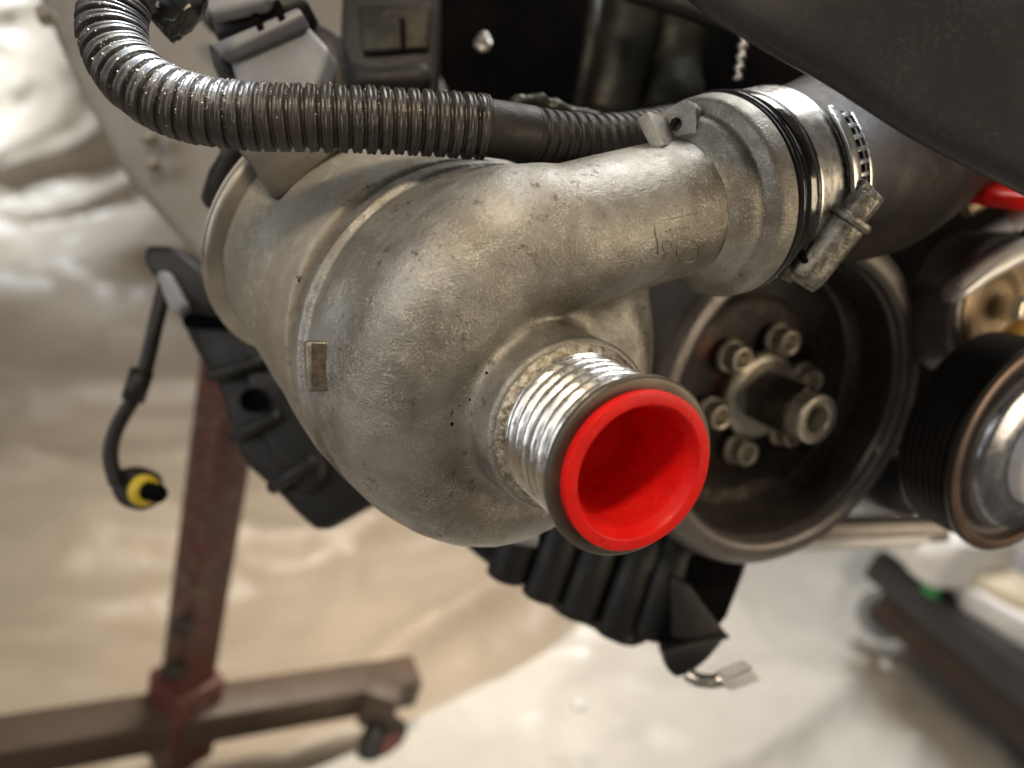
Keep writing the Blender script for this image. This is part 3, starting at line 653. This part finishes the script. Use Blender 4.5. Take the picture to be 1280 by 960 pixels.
# big dark moulded panel at the top right
def panel_mesh():
    edge = spline([Vector((810, -80, 0)), Vector((880, -10, 0)), Vector((960, 42, 0)), Vector((1050, 92, 0)), Vector((1140, 150, 0)), Vector((1215, 190, 0)), Vector((1300, 232, 0)), Vector((1380, 280, 0))], 12)
    v = []; f = []; prof = [(0.16, 0.5), (0.06, 0.42), (0.0, 0.30), (0.02, 0.18), (0.10, 0.08), (0.25, 0.0), (0.6, -0.06), (1.15, -0.12), (1.8, -0.2), (3.0, -0.15), (4.4, 0.0), (5.8, 0.25), (7.2, 0.6)]
    nrm = Vector((0.52, 0.85, 0)).normalized()
    for e in edge:
        b = P(e.x, e.y, 17.5)
        for u_, w_ in prof: v.append(b + nrm * u_ + Vector((0, 0, -w_)))
    n = len(prof)
    for i in range(len(edge) - 1):
        for k in range(n - 1): f.append((i * n + k, (i + 1) * n + k, (i + 1) * n + k + 1, i * n + k + 1))
    me = from_cam('moulded_panel', v, f); bm = bmesh.new(); bm.from_mesh(me); bmesh.ops.recalc_face_normals(bm, faces=bm.faces); bm.to_mesh(me); bm.free()
    return me
o = tag(put('moulded_panel', panel_mesh(), M['panel'], smooth=180), 'large smooth dark grey moulded panel across the upper right corner', 'panel')
md = o.modifiers.new('thickness', 'SOLIDIFY'); md.thickness = 0.004; md.offset = 0
tag(put('inner_liner', slab('inner_liner', [(760, -60), (900, -60), (960, 20), (930, 40), (850, 10), (780, -10)], 33, 1, .3), M['black'], smooth=50), 'dark liner edge under the moulded panel near the top', 'liner')

# ------------------------------------------------------------------ crank pulley
PC = P(998, 508, 32.2)
def FP(c=PC): return frame(c, AX)
cpul = empty('crank_pulley', cw(PC - AX * 3.2), 'large dished dark crank pulley with a ring of six bolts', 'pulley')
pr = rounded([(7.35, -3.4), (7.55, -3.2), (7.55, -0.75), (7.35, -0.25), (6.95, 0.0), (6.50, 0.04), (6.25, -0.10), (6.22, -0.5), (6.12, -0.58)], 0.14, 4)
put('outer_ring', lathe('outer_ring', pr, 160), M['pulley'], cpul, FP(), smooth=50)
pr = rounded([(6.18, -0.5), (6.10, -0.6), (6.02, -2.3), (5.7, -2.9), (5.0, -3.15), (4.1, -3.6)], 0.14, 4)
put('dish', lathe('dish', pr, 160), M['dish'], cpul, FP(), smooth=50)
pr = rounded([(4.15, -3.62), (4.0, -3.35), (3.7, -3.2), (1.6, -3.2), (1.4, -3.0), (0, -3.0)], 0.1, 3)
put('web', lathe('web', pr, 96), M['web'], cpul, FP(), smooth=50)
WC = PC - AX * 3.2 + Vector((.45, -.40, 0))
pr = rounded([(1.15, 0), (1.95, 0), (2.05, .12), (2.0, .42), (1.75, .55), (1.1, .6)], .08, 3)
cb = put('washer', lathe('washer', pr, 64), M['bolt'], cpul, FP(WC), smooth=50)
hx = [(1.30 * math.cos(R(60 * k + 8)), 1.30 * math.sin(R(60 * k + 8))) for k in range(6)]
put('centre_bolt', prism('centre_bolt', hx, .5, 3.0, .12, 3), M['bolt_dark'], cpul, FP(WC), smooth=50)
pr = rounded([(.0, 2.6), (.56, 2.6), (.60, 3.65), (.66, 3.72), (.98, 3.72), (1.06, 3.62), (1.10, 2.8), (1.08, .5)], .05, 3)
put('bolt_nose', lathe('bolt_nose', pr, 64), M['bolt'], cpul, FP(WC), smooth=50)
star = []
for k in range(24):
    r_ = .62 if k % 2 == 0 else .50
    star.append((r_ * math.cos(R(15 * k)), r_ * math.sin(R(15 * k))))
ev = (Vector((0, 1, 0)) - AX * AX.y).normalized(); eu = AX.cross(ev)
first = None
PBS = .88
pr_b = rounded([(a_ * PBS, b_) for a_, b_ in [(0, .34), (.30, .34), (.36, .52), (.40, .86), (.58, .90), (.66, .80), (.68, .25), (.84, .18), (.88, 0)]], .05, 3)
for k in range(6):
    a = R(60 * k + 12); c = WC + (eu * math.sin(a) * -1 + ev * math.cos(a)) * 2.62
    if first is None:
        first = put('bolt', lathe('bolt', pr_b, 40, wf=lambda r_, z_, t: .035 * math.cos(12 * t) if .5 < r_ < .7 else 0), M['bolt'], cpul, FP(c), smooth=50)
    else: dup(first, FP(c))
put('rim_dot', lathe('rim_dot', [(0, .04), (.12, .03), (.15, 0)], 16), M['bolt'], cpul, frame(P(1098, 560, 32.6), AX), smooth=180, label='small coppery dot on the pulley rim')

# belt behind pulley at its left
tag(put('belt_guard', sweep('belt_guard', resample(spline([P(1000, 290, 38), P(920, 350, 38), P(860, 430, 38), P(820, 520, 38), P(800, 620, 38)], 12), .3)[0], .55, 20), M['pulley'], smooth=180), 'narrow dark guard bar curving behind the left of the crank pulley', 'guard')

# ------------------------------------------------------------------ ribbed pulley on the right
RC = P(1280, 560, 30.5); RS = Matrix.Scale(0.80, 4)
AR = Vector((0.46, -0.20, 0.86)).normalized()
rp = empty('ribbed_pulley', cw(RC), 'black ribbed belt pulley with bright silver face cut by the right edge', 'pulley')
prr = [(4.9, -2.9), (5.25, -2.8)]
for k in range(7):
    z = -2.65 + k * .36; prr += [(5.28, z), (5.05, z + .12), (5.05, z + .2), (5.28, z + .32)]
prr += [(5.45, -.10), (5.45, .12), (5.3, .22)]
put('rib_drum', lathe('rib_drum', prr, 128), M['ribbed'], rp, frame(RC, AX) @ RS, smooth=35)
put('front_edge', lathe('front_edge', rounded([(5.32, .12), (5.36, .26), (5.1, .34), (4.85, .3), (4.8, .0)], .06), 128), M['brownedge'], rp, frame(RC, AX) @ RS, smooth=50)
put('groove', lathe('groove', rounded([(4.85, .1), (4.7, -.3), (4.3, -.3), (4.2, .25), (4.0, .4), (3.9, -.2), (3.5, -.4)], .1), 128), M['pulley'], rp, frame(RC, AX) @ RS, smooth=50)
put('silver_face', lathe('silver_face', rounded([(4.12, .2), (4.0, .62), (3.2, .9), (2.4, 1.0)], .2, 5), 128), M['bluesteel'], rp, frame(RC, AX) @ RS, smooth=50)
put('hub_plate', lathe('hub_plate', rounded([(2.55, .9), (2.5, 1.5), (2.3, 1.62), (2.1, 1.5), (1.9, 1.45), (0, 1.4)], .08), 96), M['silver'], rp, frame(RC, AX) @ RS, smooth=50)
for a in (150, 200):
    c = RC + AX * 1.2; a_ = R(a); er = Vector((1, 0, 0)) - AX * AX.x; er.normalize(); eq = AX.cross(er)
    put('rivet', lathe('rivet', rounded([(0, .3), (.2, .3), (.26, 0)], .05), 20), M['steel'], rp, frame(c + (er * math.cos(a_) + eq * math.sin(a_)) * 1.4, AX), smooth=50)

# idler and its bracket above
IC = P(1250, 385, 33.5)
idl = empty('idler_pulley', cw(IC), 'small idler pulley with tan face under the white bracket', 'pulley')
put('tyre', lathe('tyre', rounded([(2.6, -2.2), (3.2, -2.1), (3.25, -.2), (3.1, .1), (2.8, .12), (2.6, -.15), (2.3, -.2)], .12), 96), M['pulley'], idl, frame(IC, AR), smooth=50)
put('face', lathe('face', rounded([(2.65, -.3), (2.4, .0), (1.6, .05), (1.2, -.25), (0, -.25)], .12), 96), M['tan'], idl, frame(IC, AR), smooth=50)
put('nut', prism('nut', [(.62 * math.cos(R(60 * k)), .62 * math.sin(R(60 * k))) for k in range(6)], -.2, .9, .08), M['bolt'], idl, frame(IC + Vector((.3, 0, 0)), AR), smooth=40)
put('nut_hole_shade', lathe('nut_hole_shade', [(0, .92), (.34, .92), (.36, .88)], 24), M['blacker'], idl, frame(IC + Vector((.3, 0, 0)), AR), smooth=40)  # flat dark disc on the nut, its hole's shade as colour
tag(put('white_bracket', slab('white_bracket', [(1192, 372), (1196, 350), (1224, 326), (1268, 300), (1330, 282), (1330, 318), (1280, 330), (1240, 352), (1214, 372), (1200, 378)], 31.5, 1.3, .35, 4), M['silver'], smooth=50), 'bright white metal bracket arm above the idler pulley', 'bracket')
tag(put('chrome_pipe', sweep('chrome_pipe', resample(spline([P(1172, 392, 35), P(1180, 352, 35), P(1212, 312, 35.4), P(1262, 280, 36), P(1320, 262, 36)], 12), .2)[0], .42, 24), M['grey'], smooth=180), 'curved grey pipe hugging the left of the idler pulley', 'pipe')
tag(put('round_stud', sweep('round_stud', [P(1266, 278, 30.5), P(1290, 262, 30)], .45, 24), M['silver'], smooth=50), 'short bright stud at the right edge below the red disc', 'stud')
tag(put('orange_clip', slab('orange_clip', [(1266, 418), (1290, 395), (1310, 430), (1300, 448), (1276, 440)], 31, 1, .2), M['orange'], smooth=50), 'orange plastic clip above the ribbed pulley at the right edge', 'clip')
tag(put('tan_stud', sweep('tan_stud', [P(1206, 262, 37), P(1234, 246, 37)], .42, 20), M['tan'], smooth=50), 'small tan stud in the dark below the red disc', 'stud')
RD = P(1262, 232, 29)
tag(put('red_disc', lathe('red_disc', rounded([(0, 0), (1.75, 0), (2.05, -.1), (2.1, -.35), (1.9, -.6), (0, -.62)], .1, 4), 64), M['red'], None, frame(RD, (0.05, .935, .42)), smooth=50), 'flat red plastic disc under the panel at the right edge', 'disc')
tag(put('pale_duct', sweep('pale_duct', [P(1150, 420, 39), P(1160, 470, 39), P(1150, 560, 39)], 1.1, 24), M['black'], smooth=180), 'black duct between crank pulley and ribbed pulley', 'duct')
tag(put('mount_foot', slab('mount_foot', [(1076, 590), (1130, 560), (1160, 600), (1150, 650), (1110, 640), (1082, 622)], 36, 3, .5), M['black'], smooth=50), 'small black mounting foot between the crank and ribbed pulleys', 'mount')

# ------------------------------------------------------------------ grey bar, sump, brackets low in the picture
bar = empty('cross_bar', cw(P(1050, 675, 52)), 'worn grey metal crossbar behind the bottom of the crank pulley', 'bar')
put('beam', slab('beam', [(900, 700), (960, 692), (1190, 678), (1190, 650), (960, 656), (900, 664)], 52, 3, .3), M['bar'], bar, smooth=40)
put('bright_edge', slab('bright_edge', [(966, 691), (1150, 684), (1170, 670), (1040, 674), (970, 680)], 51.4, .5, .12), M['silver'], bar, smooth=40)

sump = empty('ribbed_sump', cw(P(700, 740, 36)), 'black finned engine sump below the cast housing', 'sump')
put('sump_body', slab('sump_body', [(560, 660), (585, 690), (632, 726), (668, 738), (700, 776), (736, 786), (780, 814), (806, 812), (822, 796), (830, 760), (900, 690), (900, 620), (640, 600)], 37, 5, .6, 4), M['black'], sump, smooth=50)
for x, y in ((628, 706), (672, 730), (716, 752), (762, 776), (805, 776)):
    put('fin', sweep('fin', resample(spline([P(x + 52, y - 120, 36.6), P(x + 26, y - 50, 36.2), P(x + 4, y + 14, 36.6)], 8), .3)[0], .95, 20), M['black'], sump, smooth=180)
put('sump_stud', sweep('sump_stud', [P(645, 672, 34), P(672, 676, 34)], .28, 16), M['grey'], sump, smooth=180)
hb = empty('hanging_bracket', cw(P(870, 780, 35)), 'black folded bracket hanging under the crank pulley', 'bracket')
put('web_plate', slab('web_plate', [(828, 690), (925, 700), (930, 716), (905, 780), (868, 800), (868, 838), (842, 846), (828, 822)], 35.5, 1.2, .25), M['blacker'], hb, smooth=40)
put('fold', slab('fold', [(838, 720), (862, 730), (905, 788), (916, 800), (880, 806), (842, 800)], 34.6, .8, .2), M['black'], hb, smooth=40)
put('foot', slab('foot', [(832, 812), (880, 800), (912, 794), (886, 826), (866, 842), (846, 850), (832, 836)], 34.2, 1.2, .25), M['black'], hb, smooth=40)
put('strut', slab('strut', [(895, 716), (936, 704), (908, 776), (888, 780)], 36.2, 1, .2), M['panel'], hb, smooth=40)
tg = empty('wire_tag', cw(P(905, 846, 33)), 'silver folded metal wire terminal beneath the hanging bracket', 'terminal')
put('ferrule', sweep('ferrule', resample(spline([P(858, 842, 33.2), P(872, 850, 33), P(892, 852, 33), P(903, 848, 33)], 8), .1)[0], .30, 24), M['steel'], tg, smooth=180)
put('blade', slab('blade', [(896, 842), (930, 828), (942, 834), (906, 852)], 32.8, .25, .05), M['silver'], tg, smooth=40)
put('blade', slab('blade', [(898, 856), (940, 838), (952, 850), (914, 864)], 32.9, .25, .05), M['silver'], tg, smooth=40)

# black guard piece on the left with its cable
gd = empty('black_guard', cw(P(300, 470, 36)), 'black plastic guard hanging to the left of the cast housing', 'guard')
put('guard_body', slab('guard_body', [(208, 372), (232, 336), (300, 380), (420, 500), (500, 620), (455, 640), (400, 671), (378, 655), (345, 620), (300, 580), (286, 545), (272, 492), (240, 440)], 37, 4, .7, 4), M['black'], gd, smooth=50)
put('guard_arm', slab('guard_arm', [(172, 312), (186, 303), (216, 306), (256, 340), (300, 400), (240, 392), (205, 360), (180, 338)], 35.5, 3, .55, 4), M['black'], gd, smooth=50)
put('lit_guard_lip', slab('lit_guard_lip', [(192, 340), (206, 336), (232, 382), (222, 396), (208, 384)], 34.9, 1, .25), M['grey'], gd, smooth=50)  # grey on the black guard paints the light caught by this ridge
put('raised_panel', slab('raised_panel', [(300, 440), (345, 470), (400, 540), (410, 600), (380, 622), (340, 580), (312, 520)], 36.4, 1.2, .5, 4), M['black'], gd, smooth=50)
for x0, y0, x1, y1 in ((262, 470, 330, 452), (292, 545, 350, 520), (340, 610, 395, 575)):
    put('rib', sweep('rib', resample([P(x0, y0, 36.9), P((x0 + x1) / 2, (y0 + y1) / 2, 36.2), P(x1, y1, 36.4)], .3)[0], .33, 14), M['black'], gd, smooth=180)
put('screw_boss', lathe('screw_boss', rounded([(0, .3), (.3, .3), (.35, .5), (.55, .5), (.6, 0)], .06), 24), M['blacker'], gd, frame(P(318, 500, 36.2), (0, 0, 1)), smooth=50)
put('ridge', sweep('ridge', [P(232, 400, 36.8), P(300, 404, 36.8), P(350, 440, 36.8)], .35, 16), M['blacker'], gd, smooth=180)
cb_ = empty('sensor_cable', cw(P(175, 610, 36)), 'dark cable with a yellow ringed sensor plug hanging at far left', 'sensor')
put('cable', sweep('cable', resample(spline([P(208, 350, 36.5), P(196, 400, 36), P(182, 460, 36), P(168, 496, 36), P(146, 535, 36), P(138, 570, 36), P(146, 606, 36)], 10), .15)[0], .34, 20), M['black'], cb_, smooth=180)
put('cable_clip', sweep('cable_clip', [P(178, 462, 36), P(172, 482, 36), P(166, 500, 36)], .52, 20), M['black'], cb_, smooth=180)
put('sensor_body', slab('sensor_body', [(136, 590), (160, 584), (190, 596), (192, 628), (176, 642), (146, 634), (134, 614)], 36.4, 1.4, .4, 4), M['black'], cb_, smooth=50)
SD = Vector((.85, -.1, .5)).normalized()
put('yellow_ring', lathe('yellow_ring', rounded([(.3, -.25), (.66, -.25), (.74, -.1), (.74, .12), (.66, .28), (.5, .32), (.3, .3)], .08, 4), 48), M['yellow'], cb_, frame(P(180, 613, 35.3), SD), smooth=50)
put('sensor_tip', lathe('sensor_tip', rounded([(0, 1.15), (.34, 1.15), (.42, 1.0), (.42, 0), (.3, -.1)], .08, 3), 32), M['blacker'], cb_, frame(P(182, 613, 35.2), SD), smooth=50)

# ------------------------------------------------------------------ the room: sheets, stand, bench
def height(x, y, s=1.0, ang=0.7):
    c_, s_ = math.cos(ang), math.sin(ang); u, v = x * c_ + y * s_, -x * s_ + y * c_
    u += .12 * noise.noise(Vector((x * 2, y * 2, 7)))
    a = noise.noise(Vector((u * .8, v * 3.0, 1.3)))
    b = 1 - abs(noise.noise(Vector((u * 1.1 + 5, v * 3.4, 4.1)))) * 2.4
    c = 1 - abs(noise.noise(Vector((u * 2.5 + v * 2, v * 5 - u, 9.1)))) * 2.4
    d = 1 - abs(noise.noise(Vector((u * 6 - v * 7, v * 4 + u * 6, 3.3)))) * 2.6
    e = 1 - abs(noise.noise(Vector((u * 1.5 + 2, v * 11 + .5 * u, 6.3)))) * 2.2
    s *= 1.0
    return s * (0.014 * max(0, e) ** 2 + 0.07 * a + 0.08 * max(0, b) ** 2 + 0.03 * max(0, c) ** 2 + 0.012 * max(0, d) ** 2)
def grid(name, fn, nu, nv):
    v = [fn(i / nu, j / nv) for j in range(nv + 1) for i in range(nu + 1)]
    f = [(j * (nu + 1) + i, j * (nu + 1) + i + 1, (j + 1) * (nu + 1) + i + 1, (j + 1) * (nu + 1) + i) for j in range(nv) for i in range(nu)]
    return mesh(name, v, f)
WALLY = 1.75
def back(u, v):
    x = -3.5 + 7 * u; s = v * 4.2; rad = 0.35
    yy0 = WALLY
    L1 = 1.4
    if s < L1: y = yy0 - rad - (L1 - s); z = 0; n = (0, 0, 1)
    elif s < L1 + rad * math.pi / 2:
        a = (s - L1) / rad; y = yy0 - rad + rad * math.sin(a); z = rad - rad * math.cos(a); n = (0, -math.sin(a), math.cos(a))
    else: y = yy0; z = rad + s - L1 - rad * math.pi / 2; n = (0, -1, 0)
    h = height(x * 1.2, s * 1.2, 1.5); return (x + n[0] * h, y + n[1] * h, z + n[2] * (h * .4) - .03)
put('wall_sheet', grid('wall_sheet', back, 360, 260), M['cloth'], kind='structure', smooth=180)
def fl(u, v):
    x = -3.5 + 7 * u; y = -2.0 + 4.2 * v; return (x, y, -0.14)
put('floor', grid('floor', fl, 4, 4), M['tanfloor'], kind='structure')
# pale plastic sheet lying over the tan one at the lower right
e0, e1_ = F(640, 880), F(860, 760)
print('sheet corner', e0, e1_, F(0, 960), F(1280, 960), F(640, 480), F(560, 700))
def pale(u, v):
    # parametrised in floor metres; left border runs along e0 -> e1_
    dirv = (e1_ - e0); dirv.z = 0; dirv.normalize(); sd = Vector((dirv.y, -dirv.x, 0))
    p = e0 + dirv * (-0.9 + 3.0 * v) + sd * (2.2 * u)
    h = height(p.x * 1.6 + 3, p.y * 1.6, .7); return (p.x, p.y, 0.072 + h * .5)
put('floor_sheet', grid('floor_sheet', pale, 160, 160), M['floor'], kind='structure', smooth=180)

def wbox(name, a, b, w, h, m, parent, bev=.5, up_=Vector((0, 0, 1))):     # square tube between two world points
    z = (b - a).normalized(); x = (up_ - z * up_.dot(z)).normalized() if abs(up_.dot(z)) < .99 else Vector((1, 0, 0)); y = z.cross(x); L_ = (b - a).length * 100
    Mx = Matrix(((x.x, y.x, z.x, a.x), (x.y, y.y, z.y, a.y), (x.z, y.z, z.z, a.z), (0, 0, 0, 1)))
    return put(name, prism(name, [(-h / 2, -w / 2), (h / 2, -w / 2), (h / 2, w / 2), (-h / 2, w / 2)], 0, L_, bev, 2), m, parent, Mx, smooth=40)
FLZ = 0.10
sb = F(226, 905, FLZ)
def at_xy(px, py, d): return cw(P(px, py, d))
dist = (CAM.inverted() @ sb).z * -100
print('stand base depth', dist, 'post top proj')
st = empty('engine_stand', sb, 'red painted steel engine stand post with brown legs on the sheet', 'engine stand')
ptop = sb + Vector((0.0, 0, 0.62)); c_ = CAM.inverted() @ ptop; print(k if 0 else 'bench', [F(1095,690,.3),F(1420,950,.3),F(1250,560,.3),F(1168,690,.3)]);print('post top px', W2 + FPX * c_.x / -c_.z, H2 - FPX * c_.y / -c_.z)
wbox('post', sb + Vector((0, 0, -.03)), ptop, 4.0, 4.0, M['stand'], st, .6, Vector((1, -.6, 0)))
la, lb = F(-60, 945, FLZ + .02), F(518, 850, FLZ + .02)
for dz_, dx_ in ((.11, .0), (.17, .004)):
    put('stand_bolt', prism('stand_bolt', [(1.1 * math.cos(R(60 * k)), 1.1 * math.sin(R(60 * k))) for k in range(6)], 0, .9, .15), M['bolt_dark'], st, Matrix.Translation(sb + Vector((-.004 + dx_, -.026, dz_))) @ Matrix.Rotation(R(90), 4, 'X'), smooth=40)
wbox('leg', la, lb, 4.4, 4.4, M['brown'], st, .5)
wbox('base_socket', sb + Vector((0, 0, -.045)), sb + Vector((0, 0, .075)), 5.4, 5.4, M['stand'], st, .4, Vector((1, -.6, 0)))
cs = F(468, 905, .085)
put('caster_fork', box('caster_fork', 4, 3.2, 5.5, .3), M['brown'], st, Matrix.Translation(cs + Vector((0, 0.0, .035))), smooth=40)
put('caster_wheel', lathe('caster_wheel', rounded([(0, -1.1), (1.0, -1.3), (3.1, -1.3), (3.7, -.9), (3.7, .9), (3.1, 1.3), (1.0, 1.3), (0, 1.1)], .3), 40), M['black'], st, frame(CAM.inverted() @ (cs + Vector((.02, -.02, -.01))) * 100, (.9, .1, .5)), smooth=50)
put('caster_hub', lathe('caster_hub', rounded([(0, 1.6), (1.9, 1.6), (2.1, 1.2)], .2), 32), M['stand'], st, frame(CAM.inverted() @ (cs + Vector((.02, -.02, -.01))) * 100, (.9, .1, .5)), smooth=50, label='red hub of the caster')

# bench at the lower right with packets on it
bz = .30
k0, k1, k2 = F(1095, 690, bz), F(1420, 950, bz), F(1250, 560, bz)
bd = (k1 - k0).normalized(); bs = Vector((bd.y, -bd.x, 0)); bs = bs if bs.dot(k2 - k0) > 0 else -bs
bt = empty('low_bench', k0, 'black topped low bench at the lower right corner', 'bench')
def quadbox(name, o_, a, b, z0, z1, m, parent, bev=.3):
    bm = bmesh.new(); vs = [bm.verts.new((q.x, q.y, z0)) for q in (o_, o_ + a, o_ + a + b, o_ + b)]; f = bm.faces.new(vs)
    e = bmesh.ops.extrude_face_region(bm, geom=[f]); vv = [g for g in e['geom'] if isinstance(g, bmesh.types.BMVert)]; bmesh.ops.translate(bm, verts=vv, vec=(0, 0, z1 - z0))
    bmesh.ops.recalc_face_normals(bm, faces=bm.faces); bmesh.ops.bevel(bm, geom=list(bm.edges), offset=bev * .01, segments=2, affect='EDGES', profile=.5)
    me = bpy.data.meshes.new(name); bm.to_mesh(me); bm.free(); return put(name, me, m, parent, smooth=40)
quadbox('bench_top', k0, bd * 1.1, bs * .7, bz - .045, bz, M['blackbench'], bt)
quadbox('bench_side', k0 + bs * .05 + bd * .02, bd * 1.0, bs * .6, .18, bz - .05, M['darkwood'], bt)
def ball(name, c, s, m, parent=None, n=1.0, rot=0):      # lumpy packet
    bm = bmesh.new(); bmesh.ops.create_icosphere(bm, subdivisions=4, radius=1)
    for v in bm.verts:
        q = v.co.copy(); k = 1 / max(abs(q.x), abs(q.y), abs(q.z)) ** .55
        q = q * k * (1 + .10 * n * noise.noise(q * 1.7 + Vector(c))); v.co = Vector((q.x * s[0], q.y * s[1], q.z * s[2]))
    bmesh.ops.rotate(bm, verts=bm.verts, matrix=Matrix.Rotation(rot, 3, 'Z'))
    me = bpy.data.meshes.new(name); bm.to_mesh(me); bm.free(); return put(name, me, m, parent, Matrix.Translation(c), smooth=180)
c = F(1160, 694, bz + .04)
tag(ball('white_packet', c + Vector((.03,.02,.02)), (.085, .06, .05), M['white'], rot=.5), 'crumpled white packet at the near left corner of the bench', 'packet')
c = F(1222, 745, bz + .02)
tag(ball('cream_packet', c + Vector((.03,.01,.01)), (.06, .045, .03), M['cream'], rot=-.5), 'cream packet beside the green lid on the bench', 'packet')
c = F(1168, 732, bz + .012)
tag(put('green_lid', lathe('green_lid', rounded([(0, .8), (1.1, .8), (1.3, .6), (1.3, 0), (0, 0)], .15), 32), M['green'], None, Matrix.Translation(Vector((c.x, c.y, bz))), smooth=50), 'small green lid on the bench edge', 'lid')
c = F(1275, 780, bz + .018)
tag(ball('white_tube', c, (.085, .026, .022), M['white'], rot=-.55), 'slim white tube lying along the bench edge', 'tube')
c = F(1285, 720, bz)
tag(put('white_bottle', lathe('white_bottle', rounded([(0, 0), (4, 0), (4.2, .4), (4.2, 12), (3.4, 14.5), (1.6, 16), (1.6, 18), (0, 18)], .5, 4), 48), M['white'], None, Matrix.Translation(Vector((c.x, c.y, bz))), smooth=50), 'upright white plastic bottle at the right edge of the bench', 'bottle')
c = F(1215, 668, bz)
tag(put('orange_tub', lathe('orange_tub', rounded([(0, 0), (2.2, 0), (2.5, .3), (2.6, 4.5), (2.2, 5), (0, 5)], .3), 40), M['orange'], None, Matrix.Translation(Vector((c.x, c.y, bz))), smooth=50), 'small orange yellow tub on the bench under the ribbed pulley', 'tub')
# loose wheel, and nuts added as bright glints on the sheet
c = F(1104, 768, .17)
lw = empty('loose_wheel', c, 'small dark wheel with a clear rim on the sheet beside the bench', 'wheel')
fm = frame(CAM.inverted() @ c * 100, (-.5, .3, .8))
put('tyre', lathe('tyre', rounded([(2.2, -1), (3.6, -1), (4.0, -.6), (4.0, .6), (3.6, 1), (2.2, 1)], .3), 48), M['glass'], lw, fm, smooth=50)
put('hub', lathe('hub', rounded([(0, -.9), (2.9, -.9), (3.0, 0), (2.9, .9), (0, 1.1)], .3), 40), M['panel'], lw, fm, smooth=50)
hexn = [(.9 * math.cos(R(60 * k)), .9 * math.sin(R(60 * k))) for k in range(6)]
for k, (x, y, lb_) in enumerate(((725, 880, 'small shiny nut added as a lone glint on the pale sheet'), (1108, 830, 'small shiny nut added as a glint just below the loose wheel'), (1070, 795, 'small shiny nut added as a glint at the left of the loose wheel'))):
    p = F(x, y, .16)
    tag(put('glint_nut', prism('glint_nut', hexn, -.4, .4, .15, 3), M['silver'], None, Matrix.Translation(p) @ Matrix.Rotation(.5 * k, 4, 'X'), smooth=60), lb_, 'nut', 'nuts added as glints on the sheet')
print('SCENE DONE')
